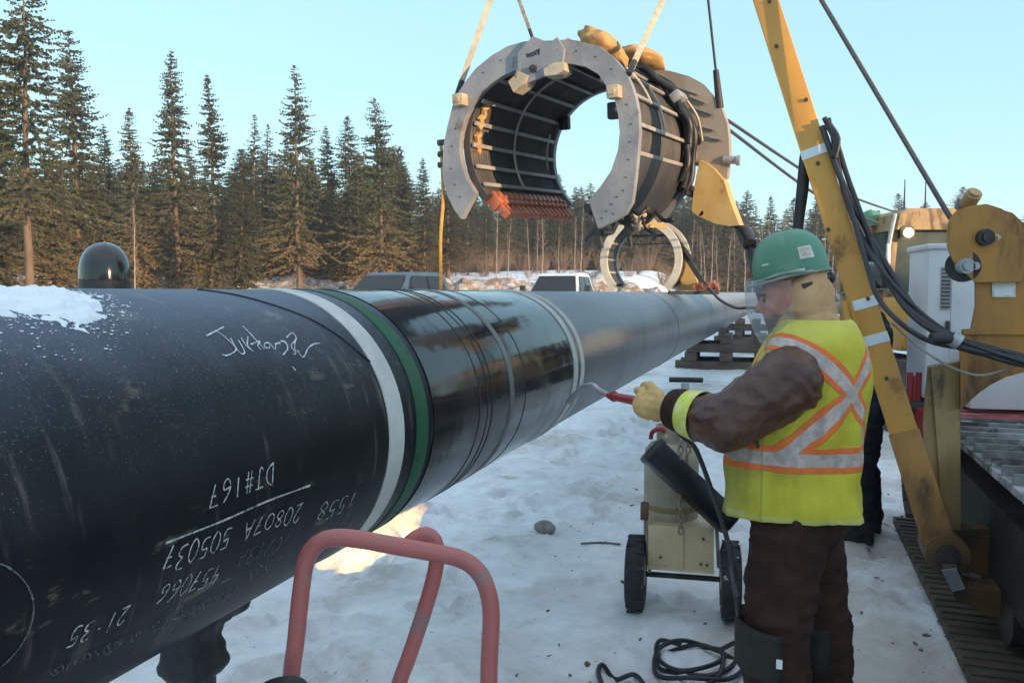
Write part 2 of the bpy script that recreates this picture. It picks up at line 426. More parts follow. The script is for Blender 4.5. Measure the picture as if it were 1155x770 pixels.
for k, p in enumerate(wo_.v):
    p = V(p); d = noise.noise_vector(p*2.1)*.20 + noise.noise_vector(p*5.3)*.12; wo_.v[k] = tuple(p+d)
tag(wr.build('snow_windrow', M['windrow'], angle=20), 'long heap of broken snow and earth pushed up along the forest edge', 'snow bank', kind='stuff')

# ================================================================== trees
t = NT('spruce_needles'); oi = t.n('ShaderNodeObjectInfo'); v = t.coord(); zz = t.sep(v)[2]
nn = t.noise(v, 1.3, 4, .6); n2 = t.noise(v, 9, 2, .5)
green = t.mix(t.step(n2, .3, .7), (.033, .038, .020), (.082, .082, .045))
brown = t.mix(t.step(n2, .3, .7), (.115, .075, .032), (.215, .14, .062))
lowf = t.math('SUBTRACT', 1.0, t.step(t.math('ADD', zz, t.math('MULTIPLY', nn, 4.0)), 3.0, 8.5))
lowf = t.math('MULTIPLY', lowf, t.mixf(oi.outputs['Random'], .45, 1.0))
col = t.mix(lowf, green, brown)
hs = t.n('ShaderNodeHueSaturation'); t.w(col, hs.inputs['Color']); t.w(t.mixf(oi.outputs['Random'], .75, 1.25), hs.inputs['Value'])
t.bsdf(hs.outputs[0], .8, 0, None, .2); M['needles'] = t.mat
M['bark'] = pm('spruce_bark', (.16, .10, .06), (.09, .06, .04), 6, .9, 0, .6, 14, stretch=(1, 1, .3))
M['aspenbark'] = pm('pale_bark', (.36, .31, .26), (.20, .16, .13), 3, .85, 0, .4, 20, stretch=(1, 1, .5))
M['twig'] = pm('bare_twigs', (.20, .13, .085), (.12, .08, .055), 2, .9)

def trunk_mesh(h, r, lean, rr):
    m = MB(); pts = []; k = 9
    for i in range(k+1):
        u = i/k; pts.append(V((lean[0]*u*u + .05*rr.uniform(-1, 1), lean[1]*u*u+.05*rr.uniform(-1, 1), h*u - .3*(i == 0))))
    m.tube(pts, r, 7, 2, rs=[max(.012, r*(1-.93*i/k)) for i in range(k+1)])
    return m, pts
def spruce_variant(seed, h, width, bare, dens, lowdead):
    """one spruce: trunk mesh and crown mesh of drooping boughs built from many small sprays"""
    rr = random.Random(seed); m, pts = trunk_mesh(h, .016*h*.75+.02, (rr.uniform(-.3, .3), rr.uniform(-.3, .3)), rr)
    tm = m.mesh('trunk', M['bark'], True, 180)
    c = MB()
    def axis(z):
        u = max(0, min(.999, z/h))*9; i = int(u); return pts[i].lerp(pts[i+1], u-i)
    z = bare*h
    while z < h*.995:
        u = (z/h-bare)/(1-bare)
        prof = (1-u)**.68*(.7+.3*min(1, u*5+.3)) + .015
        nb = max(3, int(rr.uniform(4.5, 9)*dens))
        for b in range(nb):
            if rr.random() < .10: continue
            a = rr.uniform(0, 2*pi); L = width*.70*prof*rr.uniform(.5, 1.3)*(1+.55*noise.noise(V((z*.55, cos(a)*.9, seed+sin(a)*.9))))
            if L < .06: L = .06
            droop = rr.uniform(.15, .95)*(1-u*.7); p0 = axis(z); d = V((cos(a), sin(a), 0)); side = V((-sin(a), cos(a), 0))
            ns = max(3, int(L/.095))
            for k in range(ns):
                s = (k+rr.uniform(.2, .9))/ns
                if s < .18 and rr.random() < .6: continue
                q = p0 + d*L*s + V((0, 0, .10*L*s - droop*L*s*s*1.0 + (L*.22*s**4)))
                for e in (-1, 1, 0, -.5, .6):
                    if rr.random() < .16: continue
                    ll = (.15+.24*(1-s)*min(1, L))*rr.uniform(.7, 1.5)*(.45+.55*min(1, (1-u)*3))*.60; ww = rr.uniform(.022, .052)
                    dirv = (d*rr.uniform(.4, 1)+side*e*rr.uniform(.5, 1.1)+V((0, 0, rr.uniform(-1.15, .12)))).normalized()
                    up = V((rr.uniform(-1, 1), rr.uniform(-1, 1), rr.uniform(-.3, 1))); xw = dirv.cross(up).normalized()*ww
                    tip = q+dirv*ll; mid = q+dirv*ll*.45
                    c.add([q-xw*.3, mid-xw, tip, mid+xw], [(0, 1, 2, 3)])
        z += rr.uniform(.05, .19)*(1.25 if u < .6 else .8)
    # thin bare tip and dead low twigs
    for i in range(lowdead):
        z = rr.uniform(.05, bare+.12)*h; a = rr.uniform(0, 2*pi); L = rr.uniform(.3, width*.42); p0 = axis(z); d = V((cos(a), sin(a), -.35))
        c.add([p0, p0+V((0, 0, .02)), p0+d*L], [(0, 1, 2)])
        for k in range(3):
            q = p0+d*L*rr.uniform(.4, 1); e = V((rr.uniform(-1, 1), rr.uniform(-1, 1), -1))*.16
            c.add([q, q+V((.02, 0, .02)), q+e], [(0, 1, 2)])
    cm = c.mesh('crown', M['needles'], False, fix=False)
    return tm, cm, h
SPR = [spruce_variant(21, 13, 3.0, .10, 1.0, 30), spruce_variant(22, 13, 2.5, .06, 1.05, 25), spruce_variant(23, 12, 3.3, .14, .9, 40),
       spruce_variant(24, 12, 2.2, .05, 1.1, 20), spruce_variant(25, 14, 3.6, .32, .62, 60), spruce_variant(26, 9, 2.6, .04, 1.2, 20),
       spruce_variant(27, 13.5, 2.8, .18, .8, 50)]
SPR.append(spruce_variant(28, 12.5, 2.4, .08, .55, 40))
def aspen_variant(seed, h):
    rr = random.Random(seed); m, pts = trunk_mesh(h, .075, (rr.uniform(-.5, .5), rr.uniform(-.4, .4)), rr)
    c = MB()
    for i in range(46):
        u = rr.uniform(.3, .98); k = min(8, int(u*9)); p = pts[k].lerp(pts[k+1], u*9-k); a = rr.uniform(0, 2*pi)
        L = rr.uniform(.4, 1.7)*(1.15-u); d = V((cos(a)*.8, sin(a)*.8, rr.uniform(.5, 1.2))).normalized()
        c.tube([p, p+d*L*.5, p+d*L+V((0, 0, .1))], .012, 3, 1, rs=[.016, .010, .003])
        for j in range(5):
            q = p+d*L*rr.uniform(.3, 1); e = (d+V((rr.uniform(-1, 1), rr.uniform(-1, 1), rr.uniform(-.2, .8)))).normalized()*rr.uniform(.15, .5)
            s = e.orthogonal().normalized()*.007
            c.add([q-s, q+s, q+e], [(0, 1, 2)])
    return m.mesh('trunk', M['aspenbark'], True, 180), c.mesh('twigs', M['twig'], False, fix=False), h
ASP = [aspen_variant(41, 8.5), aspen_variant(42, 7.5), aspen_variant(43, 9)]
def shrub_variant(seed, h, n):
    rr = random.Random(seed); c = MB()
    for i in range(n):
        a = rr.uniform(0, 6.28); r0 = rr.uniform(0, .35); p = V((cos(a)*r0, sin(a)*r0, -.1)); d = V((cos(a)*rr.uniform(.1, .6), sin(a)*rr.uniform(.1, .6), 1)).normalized()
        L = h*rr.uniform(.5, 1); c.tube([p, p+d*L*.5, p+d*L+V((0, 0, .05))], .012, 3, 1, rs=[.018, .012, .004])
        for j in range(10):
            q = p+d*L*rr.uniform(.25, 1); e = (d+V((rr.uniform(-1, 1), rr.uniform(-1, 1), rr.uniform(-.2, .5)))).normalized()*rr.uniform(.2, .7); s = e.orthogonal().normalized()*.008
            c.add([q-s, q+s, q+e], [(0, 1, 2)])
    return c.mesh('bare_shrub', M['twig'], False, fix=False)
SHR = [shrub_variant(51, 2.2, 26), shrub_variant(52, 1.6, 22)]

def plant_spruce(px, ytop, depth, var, label, group=None, name='spruce_tree', wide=1.0):
    p = at(px, 330, depth); gz = ground_z(p.x, p.y); top = at(px, ytop, depth).z
    tm, cm, h = SPR[var]; s = (top-gz)/h
    o = bpy.data.objects.new(name, tm); COL.objects.link(o)
    o.location = (p.x, p.y, gz); wsc = s**.6 if s > 1 else s**.8
    o.scale = (wsc*wide, wsc*wide, s); o.rotation_euler = (0, 0, (px*37.7+depth*11) % 6.28)
    c = bpy.data.objects.new('crown', cm); link(c, o)
    tag(o, label, 'tree', group); return o
# the trees one can tell apart, left to right as they stand along the clearing
EDGE = 'spruces along the edge of the clearing'
plant_spruce(33, -40, 25, 4, 'tall thin-crowned spruce with bare orange trunk, nearest and farthest left', EDGE)
plant_spruce(-20, -30, 27, 0, 'tall dark spruce cut off by the left frame edge', EDGE)
plant_spruce(4, 60, 30, 2, 'shorter brownish spruce crowded against the tall bare-trunked one', EDGE)
plant_spruce(90, 34, 36, 0, 'tall pointed spruce standing behind the black helmet', EDGE)
plant_spruce(62, 150, 31, 5, 'bushy brown-green young spruce low beside the tall bare trunk', EDGE)
plant_spruce(122, 140, 42, 1, 'shorter spruce between the helmet spruce and the next tall ones', EDGE)
plant_spruce(154, 122, 40, 3, 'medium narrow spruce just right of the black helmet', EDGE)
plant_spruce(201, 54, 41, 1, 'tall dense dark spruce, first of the close dark pair', EDGE)
plant_spruce(245, 84, 42, 3, 'tall narrow dark spruce, second of the close dark pair', EDGE)
plant_spruce(272, 205, 35, 5, 'small orange-brown spruce in front of the dark pair', EDGE)
plant_spruce(286, 128, 46, 7, 'thin spruce with sparse crown, the taller of a thin pair', EDGE)
plant_spruce(303, 140, 47, 7, 'thin spruce with sparse crown, the shorter of a thin pair', EDGE)
plant_spruce(337, 74, 38, 6, 'tall spire-topped spruce with brown lower boughs beside the dark truck', EDGE)
plant_spruce(374, 142, 46, 1, 'mid-height spruce, first of a pair just right of the tall spire', EDGE)
plant_spruce(397, 130, 45, 0, 'mid-height spruce, second of a pair just right of the tall spire', EDGE)
plant_spruce(431, 110, 40, 2, 'wide brown-skirted spruce rising behind the dark pickup truck', EDGE)
plant_spruce(455, 172, 44, 3, 'small narrow spruce tucked beside the wide brown-skirted one', EDGE)
plant_spruce(479, 178, 43, 1, 'spruce just left of the hanging yellow rope', EDGE)
FAR = 'spruces far behind the hanging coil'
far_lab = 'distant dark spruce in the far wood behind the hanging coil'
for px, yt, d, vv in [(505, 190, 52, 0), (527, 205, 60, 3), (548, 214, 64, 1), (572, 206, 66, 2), (596, 212, 68, 0), (618, 204, 70, 3), (634, 196, 66, 1), (650, 210, 72, 2),
                      (664, 206, 70, 0), (683, 216, 74, 3), (701, 214, 74, 1), (722, 222, 78, 2), (745, 228, 80, 0), (770, 226, 82, 3), (796, 236, 84, 1), (820, 240, 84, 2)]:
    plant_spruce(px, yt, d, vv, far_lab, FAR, wide=1.3)
RGT = 'spruces above the hard hat'
for px, yt, d, vv, lb in [(848, 232, 78, 7, 'distant spruce leftmost in the cluster above the green hard hat'), (865, 220, 76, 3, 'taller distant spruce in the middle of the cluster above the green hard hat'),
                          (882, 236, 80, 2, 'broad brownish distant spruce close above the green hard hat'), (899, 248, 84, 0, 'low distant spruce behind the black strap beside the boom'),
                          (915, 226, 76, 1, 'distant spruce right beside the yellow boom, left of it'), (935, 244, 80, 3, 'distant spruce hidden mostly behind the yellow boom'),
                          (978, 238, 70, 7, 'thin distant spruce between the yellow boom and the cab')]:
    plant_spruce(px, yt, d, vv, lb, RGT)
# second rank that closes the wall of forest behind them
rr = random.Random(5); RANK = 'spruces filling the dense forest behind the clearing'; lab = 'dark spruce in the dense rank behind the front trees of the forest'
for i in range(135):
    px = -330 + i*6.6 + rr.uniform(-4, 4)
    lo = 185 if px < 470 else 232
    d = rr.uniform(44, 64) if px < 470 else rr.uniform(70, 90)
    if px > 535: continue
    plant_spruce(px, lo + rr.uniform(-22, 42), d, rr.choice((0, 1, 2, 3, 5, 6)), lab, RANK, wide=1.45)
rr = random.Random(6); lab2 = 'low spruce in the far wood at the end of the clearing'
for i in range(112):
    px = 486 + i*(3.9 if i < 90 else 18) - (0 if i < 90 else 1270) + rr.uniform(-6, 6)
    plant_spruce(px, rr.uniform(210, 250), rr.uniform(66, 92), rr.choice((0, 1, 2, 3, 5)), lab2, 'low spruces at the end of the clearing', wide=1.7)
# bare aspens
ASPG = 'bare pale aspens at the wood edge'
def plant_aspen(px, ytop, depth, var, label, group):
    p = at(px, 330, depth); gz = ground_z(p.x, p.y); top = at(px, ytop, depth).z; tm, cm, h = ASP[var]; s = (top-gz)/h
    o = bpy.data.objects.new('aspen_tree', tm); COL.objects.link(o); o.location = (p.x, p.y, gz); o.scale = (s, s, s); o.rotation_euler = (0, 0, px % 6.28)
    link(bpy.data.objects.new('twigs', cm), o); tag(o, label, 'tree', group)
for k, (px, d) in enumerate([(560, 48), (573, 50), (597, 49), (606, 54), (612, 50), (630, 52), (648, 50), (655, 56)]):
    plant_aspen(px, 232+(k*13) % 22, d, k % 3, 'bare pale-trunked aspen standing below the front of the hanging coil', 'bare aspens below the hanging coil')
rr = random.Random(8)
for k in range(30):
    px = 772 + k*6.2 + rr.uniform(-2, 2)
    plant_aspen(px, rr.uniform(246, 268), rr.uniform(58, 72), k % 3, 'bare pale-trunked aspen in the thicket beyond the far end of the pipe', 'bare aspens beyond the pipe end')
plant_aspen(152, 232, 24, 0, 'small bare forked tree with pale stem right beside the black helmet', None)
# brush at the foot of the far wood
rr = random.Random(9)
for k in range(110):
    px = rr.uniform(490, 1010); d = rr.uniform(52, 70); p = at(px, 330, d)
    if abs(lateral(p.x, p.y)) < 2.5: continue
    o = bpy.data.objects.new('bare_shrub', SHR[k % 2]); COL.objects.link(o); o.location = (p.x, p.y, ground_z(p.x, p.y)); q = rr.uniform(.5, 1.2); o.scale = (q, q, q); o.rotation_euler = (0, 0, rr.uniform(0, 6))
    tag(o, 'bare brown shrub in the brush at the foot of the far wood', 'shrub', 'bare shrubs at the foot of the far wood')
# ================================================================== the pipeline
def pipe_tube(t0, t1, r, n=96, seg=1, prof=None):
    m = MB(); ts = [t0+(t1-t0)*i/seg for i in range(seg+1)]; rr = [r]*(seg+1) if prof is None else prof
    m.loft([[pipe_pt(tt, 2*pi*k/n, q) for k in range(n)] for tt, q in zip(ts, rr)], cap=True)
    return m
def upness(t):                                    # how far a face looks up: frost and snow settle there
    return t.sep(t.geo('Normal'))[2]
# near pipe: black coating, frost dust settled on top, scuffs and drips
t = NT('black_pipe_coating'); v = t.coord()
up = upness(t)
# pipe-aligned coordinates so that drips run round the pipe
va = t.mapping(v, (1, 1, 1), (0, 0, PA))          # rotate so that Y follows the pipe
drip = t.noise(t.mapping(va, (3.2, 9.0, .9)), 3.0, 6, .6, .2)
fine = t.noise(v, 210, 3, .65); mid = t.noise(v, 5, 7, .65)
base = t.mix(t.step(mid, .35, .7), (.005, .006, .009), (.013, .013, .016))
sc1 = t.math('MULTIPLY', t.step(drip, .54, .70), t.step(t.noise(v, 2.3, 5), .42, .58))
base = t.mix(t.math('MULTIPLY', sc1, .7), base, (.13, .105, .085))
cl_ = t.math('MULTIPLY', t.step(t.noise(t.mapping(va, (1.5, 1.5, 5)), 4.5, 7, .65), .57, .66), .7)
base = t.mix(t.math('MULTIPLY', cl_, t.step(mid, .48, .6)), base, (.15, .125, .085))
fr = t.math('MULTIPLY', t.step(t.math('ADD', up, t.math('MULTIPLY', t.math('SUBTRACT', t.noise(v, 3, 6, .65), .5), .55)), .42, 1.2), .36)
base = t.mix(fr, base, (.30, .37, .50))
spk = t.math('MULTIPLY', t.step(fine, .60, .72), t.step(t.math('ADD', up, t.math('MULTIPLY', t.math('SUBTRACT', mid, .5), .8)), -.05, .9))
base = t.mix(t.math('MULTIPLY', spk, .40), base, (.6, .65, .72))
nb = t.bump(t.math('ADD', t.math('MULTIPLY', t.noise(v, 9, 4), .5), t.math('MULTIPLY', fine, .1)), .25, .006)
t.bsdf(base, t.mixf(fr, .42, .75), 0, nb, .22); M['pipe_near'] = t.mat
# sleeve of the field joint: glossy, freshly shrunk
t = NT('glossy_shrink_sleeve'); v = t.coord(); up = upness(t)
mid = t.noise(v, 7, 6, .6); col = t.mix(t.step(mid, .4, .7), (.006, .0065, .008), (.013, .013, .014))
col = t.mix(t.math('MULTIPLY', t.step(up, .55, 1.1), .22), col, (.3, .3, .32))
nb = t.bump(t.noise(v, 3.2, 3, .5), .22, .02); nb = t.bump(t.noise(v, 30, 4), .05, .004, nb)
t.bsdf(col, t.mixf(t.step(t.noise(v, 2.2, 5), .45, .65), .11, .28), 0, nb, .5); M['pipe_sleeve'] = t.mat
# far pipe: grey, rime all over the coating
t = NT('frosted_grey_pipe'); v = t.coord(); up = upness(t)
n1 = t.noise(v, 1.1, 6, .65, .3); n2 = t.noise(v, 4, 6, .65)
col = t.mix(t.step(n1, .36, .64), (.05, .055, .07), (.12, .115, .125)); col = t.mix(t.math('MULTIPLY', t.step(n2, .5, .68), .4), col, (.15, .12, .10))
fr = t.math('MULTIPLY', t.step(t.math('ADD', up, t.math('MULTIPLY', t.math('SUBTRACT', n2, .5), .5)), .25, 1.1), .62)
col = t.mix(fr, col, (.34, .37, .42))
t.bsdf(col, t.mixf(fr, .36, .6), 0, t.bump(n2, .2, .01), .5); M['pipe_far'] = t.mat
M['band_white'] = pm('frosty_white_tape', (.62, .60, .57), (.48, .47, .45), 6, .7, 0, .2, 40, (.13, .12, .11), 4, .6, .75)
M['band_green'] = pm('green_tape', (.006, .085, .035), (.006, .06, .025), 5, .55, 0, .15, 30, (.02, .03, .025), 4, .6, .75)
M['band_grey'] = pm('grey_tape', (.16, .155, .15), (.10, .10, .10), 6, .5, 0, .1, 40)

TN = (2.173, 2.275)            # white tape
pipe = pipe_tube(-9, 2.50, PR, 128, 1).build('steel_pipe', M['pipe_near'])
tag(pipe, 'huge black pipe with chalk writing, tape bands and a glossy joint running to the horizon', 'pipe')
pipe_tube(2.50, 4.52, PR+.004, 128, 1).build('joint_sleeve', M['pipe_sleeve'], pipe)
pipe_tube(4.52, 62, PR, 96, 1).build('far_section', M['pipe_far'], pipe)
def band(name, t0, t1, mat, h=.004, tilt=0.0, parent=pipe, label=None):
    m = MB(); n = 96
    f = lambda tt, k, q: pipe_pt(tt + tilt*sin(2*pi*k/n), 2*pi*k/n, q)
    e = min(.006, (t1-t0)*.2)
    m.loft([[f(tt, k, q) for k in range(n)] for tt, q in ((t0, PR-.01), (t0+e*.2, PR+h*.8), (t0+e, PR+h), (t1-e, PR+h), (t1-e*.2, PR+h*.8), (t1, PR-.01))], cap=False)
    o = m.build(name, mat, parent, angle=60)
    if label: o['label'] = label
    return o
band('tape_band', TN[0], TN[1], M['band_white'], .004, .0, label='frosty white tape band')
band('tape_band', 2.365, 2.455, M['band_green'], .004, .0, label='green tape band')
for tt, wd, mt, hh in ((2.93, .006, 'rubber', .0062), (3.02, .006, 'rubber', .0062), (3.075, .007, 'rubber', .0066), (3.30, .055, 'band_grey', .0075), (3.52, .01, 'rubber', .006)):
    band('sleeve_seam', tt, tt+wd, M[mt], hh)
band('tape_band', 4.42, 4.50, M['band_white'], .011, label='pale tape band at the far end of the glossy sleeve')
band('tape_band', 4.60, 4.68, M['band_white'], .006, label='thin pale band on the grey pipe')
band('weld_cap', 9.2, 9.26, M['pipe_far'], .004)
# spiral seam line
def on_pipe(px, py, h=.002):
    a, b = pipe_hit(px, py); return pipe_pt(a, b, PR+h)
def ribbon(mb, pts, wd, lift=.0022, jitter=.12, rr=random.Random(1)):
    """chalk stroke: flat ribbon lying on the pipe; pts are (t, phi) pairs"""
    if len(pts) > 2:
        P, _ = spline([V((a, b, 0)) for a, b in pts], 5); pts = [(p.x, p.y) for p in P]
    n = len(pts); vs = []
    for i, (a, b) in enumerate(pts):
        a0, b0 = pts[max(0, i-1)]; a1, b1 = pts[min(n-1, i+1)]
        dx, dy = a1-a0, (b1-b0)*PR; L = hypot(dx, dy) or 1; w_ = wd*(1+jitter*rr.uniform(-3, 3))*.5
        nx_, ny_ = -dy/L*w_, dx/L*w_/PR
        vs += [pipe_pt(a-nx_, b-ny_, PR+lift), pipe_pt(a+nx_, b+ny_, PR+lift)]
    mb.add(vs, [(2*i, 2*i+1, 2*i+3, 2*i+2) for i in range(n-1)])
sm = MB()
ln = [(222, 327), (260, 332), (300, 342), (345, 358), (380, 378), (410, 402), (440, 428)]
sm.tube([on_pipe(x, y, .002) for x, y in ln], .0024, 6, 4); sm.build('spiral_seam', M['rubber'], pipe)

# ---- chalk writing, a stroke font on the pipe's skin
G = {'0': [[(.5, 1), (.1, .75), (.1, .25), (.5, 0), (.9, .25), (.9, .75), (.5, 1)]], '1': [[(.5, 1), (.5, 0)]],
     '2': [[(.1, .8), (.4, 1), (.8, .85), (.75, .5), (.1, 0)], [(.1, 0), (.95, .02)]], '3': [[(.1, .95), (.6, 1), (.8, .75), (.4, .52)], [(.4, .52), (.85, .35), (.7, .05), (.1, .02)]],
     '4': [[(.3, 1), (.15, .5)], [(.1, .5), (.9, .5)], [(.7, .9), (.65, 0)]], '5': [[(.9, 1), (.25, 1)], [(.25, 1), (.2, .55), (.7, .6), (.85, .3), (.6, .02), (.1, .05)]],
     '6': [[(.8, 1), (.3, .7), (.1, .3), (.4, 0), (.8, .15), (.75, .45), (.2, .4)]], '7': [[(.1, .95), (.9, 1)], [(.9, 1), (.45, 0)], [(.35, .5), (.85, .52)]],
     '8': [[(.5, .52), (.15, .75), (.5, 1), (.85, .75), (.5, .52), (.1, .25), (.5, 0), (.9, .25), (.5, .52)]], '9': [[(.85, .6), (.4, .5), (.15, .75), (.5, 1), (.85, .8), (.8, .3), (.55, 0)]],
     'A': [[(.05, 0), (.5, 1)], [(.5, 1), (.95, 0)], [(.25, .4), (.8, .4)]], 'D': [[(.15, 1), (.15, 0)], [(.15, 0), (.85, .25), (.85, .75), (.15, 1)]],
     'J': [[(.1, 1), (.95, 1)], [(.6, 1), (.6, .25), (.35, 0), (.05, .2)]], '#': [[(.4, 1), (.25, .0)], [(.75, 1), (.6, 0)], [(.1, .65), (.95, .68)], [(.05, .32), (.9, .35)]],
     '.': [[(.4, .45), (.6, .5)]], ' ': []}
def write(text, p_start, p_end, h, wd, mat, name='chalk_writing', seed=1, slant=.15, gap=.25, faint=0):
    """upside-down line of writing: begins at pixel p_start (reading order, so on the right) and ends at p_end"""
    rr = random.Random(seed); a0, b0 = pipe_hit(*p_start); a1, b1 = pipe_hit(*p_end)
    dx, dy = a1-a0, (b1-b0)*PR; L = hypot(dx, dy); ux, uy = dx/L, dy/L; vx, vy = uy, -ux          # glyph up: turned so that letters stand on their heads
    if vy > 0: vx, vy = -vx, -vy
    n = len(text); cw = L/(n+(n-1)*gap); m = MB()
    for i, ch in enumerate(text):
        ox = i*cw*(1+gap); jy = rr.uniform(-.08, .08)*h; hs = h*rr.uniform(.88, 1.1)
        for st in G[ch]:
            pts = []
            for gx, gy in st:
                X = ox + gx*cw + gy*slant*h + rr.uniform(-.03, .03)*cw; Y = jy + gy*hs + rr.uniform(-.03, .03)*h
                pts.append((a0 + ux*X + vx*Y, b0 + (uy*X + vy*Y)/PR))
            ribbon(m, pts, wd, rr=rr)
    return m.build(name, mat, pipe, False, fix=False)
def scrawl(lines, wd, mat, name, seed=2):
    rr = random.Random(seed); m = MB()
    for ln in lines: ribbon(m, [pipe_hit(*p) for p in ln], wd, rr=rr)
    return m.build(name, mat, pipe, False, fix=False)
write('DJ#167', (309, 523), (236, 546), .048, .0034, M['chalk'], seed=1)
scrawl([[(349, 547), (300, 565), (250, 587), (186, 612)]], .0042, M['chalk'], 'chalk_line')
write('20807A', (342, 565), (277, 590), .044, .0030, M['chalk'], seed=2)
write('505037', (262, 594), (188, 619), .046, .0032, M['chalk'], seed=3)
write('1558', (404, 553), (362, 568), .055, .0026, M['chalk'], seed=4)
write('10293A', (329, 600), (272, 621), .042, .0026, M['chalkfaint'], seed=5)
write('457066', (252, 634), (184, 658), .044, .0028, M['chalk'], seed=6)
write('21.35', (147, 682), (82, 709), .040, .0030, M['chalk'], seed=7)
# lines at the bottom that cannot be read: rows of short faint strokes
rr = random.Random(31); fl = []
for (x0, y0), (x1, y1), n in (((316, 628), (276, 648), 9), ((268, 662), (170, 706), 22), ((158, 712), (104, 738), 13), ((100, 738), (54, 758), 11), ((236, 682), (176, 708), 12)):
    for k in range(n):
        u = (k+rr.uniform(0, .6))/n; x, y = x0+(x1-x0)*u, y0+(y1-y0)*u
        fl.append([(x+rr.uniform(-2, 2), y-rr.uniform(2, 5)), (x+rr.uniform(-3, 3), y), (x+rr.uniform(-3, 4), y+rr.uniform(3, 7))])
scrawl(fl, .0020, M['chalkfaint'], 'chalk_scribble', 3)
# big chalk arc at the left edge
scrawl([[(-14, 632), (6, 638), (22, 650), (32, 664), (37, 682), (34, 704), (22, 728), (4, 748), (-14, 762)]], .0028, M['chalkfaint'], 'chalk_arc', 4)
# white marker scrawl near the top
Z = lambda L: [(220+x/7.7, 350+y/7.7) for x, y in L]
scrawl([Z(q) for q in ([(95, 225), (180, 182), (245, 148)], [(185, 185), (260, 240), (350, 335), (310, 380), (260, 395), (230, 385)], [(305, 245), (350, 330), (400, 380), (425, 360), (370, 260)],
        [(395, 240), (440, 310), (500, 360)], [(455, 230), (450, 300), (480, 340)], [(410, 140), (470, 200), (525, 260), (600, 340)], [(480, 300), (560, 270), (540, 310), (570, 345)],
        [(600, 290), (640, 285), (640, 330), (600, 320), (600, 290)], [(650, 290), (690, 340), (700, 290), (740, 300)], [(690, 300), (770, 270), (800, 330), (760, 390)], [(740, 260), (790, 300), (800, 350)],
        [(790, 240), (840, 200), (875, 250), (830, 310), (870, 370), (850, 385)], [(870, 250), (860, 330), (890, 370)], [(890, 345), (910, 390), (940, 405), (980, 330), (1030, 295), (1080, 290)], [(840, 490), (870, 525)])],
       .0034, M['marker'], 'marker_scrawl', 5)
# small faint marks on the sleeve
def pp(L): return [(480+x/5.133, 330+y/5.133) for x, y in L]
scrawl([pp(q) for q in ([(110, 350), (150, 400)], [(155, 345), (150, 420), (160, 480)], [(190, 345), (185, 420), (200, 440), (215, 400)], [(215, 430), (235, 450)],
        [(600, 200), (640, 180), (675, 205), (670, 240), (630, 235), (610, 210), (640, 190)], [(590, 250), (610, 245)], [(640, 340), (655, 365)], [(580, 470), (620, 450), (620, 520), (585, 530), (580, 470)],
        [(640, 455), (650, 520)], [(630, 480), (670, 500)], [(700, 420), (705, 460), (720, 430)], [(735, 410), (750, 450)])], .006, M['chalkfaint'], 'sleeve_mark', 6)

# snow lying on top of the near pipe
sn = MB(); rr = random.Random(4)
outline = [(-60, 322), (-60, 372), (-20, 356), (10, 352), (30, 345), (48, 350), (70, 356), (92, 365), (104, 362), (106, 350), (98, 344), (106, 338), (100, 330), (88, 322)]
cells = {}
ta, tb = .35, 1.50; ph0, ph1 = radians(50), radians(112); NU, NV = 200, 90
def snow_h(tt, ph):
    # thick near the left end, feathering towards lower right
    a = tt-.93; b = math.degrees(ph)
    edge = .62 - 1.15*max(0, a-.02) - max(0, (75-b))*.034 - max(0, a-.36)*4
    bl = .75*math.exp(-((a-.36)/.10)**2-((b-68)/11)**2)
    nz = noise.noise(V((tt*7, ph*4, 1)))*.34+noise.noise(V((tt*22, ph*12, 2)))*.34+noise.noise(V((tt*60, ph*30, 3)))*.30
    top = smooth(112, 100, b) if b > 100 else 1
    return (edge*.55+bl-.12+nz*.8)*top
grid = {}
for i in range(NU+1):
    for j in range(NV+1):
        tt = ta+(tb-ta)*i/NU; ph = ph0+(ph1-ph0)*j/NV; hgt = snow_h(tt, ph)
        grid[i, j] = len(sn.v); sn.v.append(tuple(pipe_pt(tt, ph, PR + min(.045, max(-.02, hgt*.032)))))
sn.f = [(grid[i, j], grid[i+1, j], grid[i+1, j+1], grid[i, j+1]) for i in range(NU) for j in range(NV)
        if max(V(sn.v[grid[a, b]]).length*0 + snow_h(ta+(tb-ta)*a/NU, ph0+(ph1-ph0)*b/NV) for a, b in ((i, j), (i+1, j), (i+1, j+1), (i, j+1))) > 0]
sn.m = [0]*len(sn.f)
tag(sn.build('snow_patch', M['snow'], angle=180), 'crust of snow lying on top of the black pipe at its near end', 'snow', kind='stuff')

gr = MB(); rr = random.Random(14)
for i in range(3200):
    tt = rr.uniform(.6, 1.46); b = rr.gauss(66, 10); e = snow_h(tt, radians(b))
    if e > .02 or b > 84 or b < 40 or rr.random() > math.exp(e*3.2): continue
    s = rr.choice((.0008, .001, .0013, .0018, .0026)); q = pipe_pt(tt, radians(b), PR+s*.2); gr.ball(q, (s*rr.uniform(.8, 2), s*rr.uniform(.8, 2), s*.7), 6, 4)
tag(gr.build('snow_crumbs', M['snow'], angle=180), 'loose crumbs of snow scattered round the crust on the black pipe', 'snow', kind='stuff')

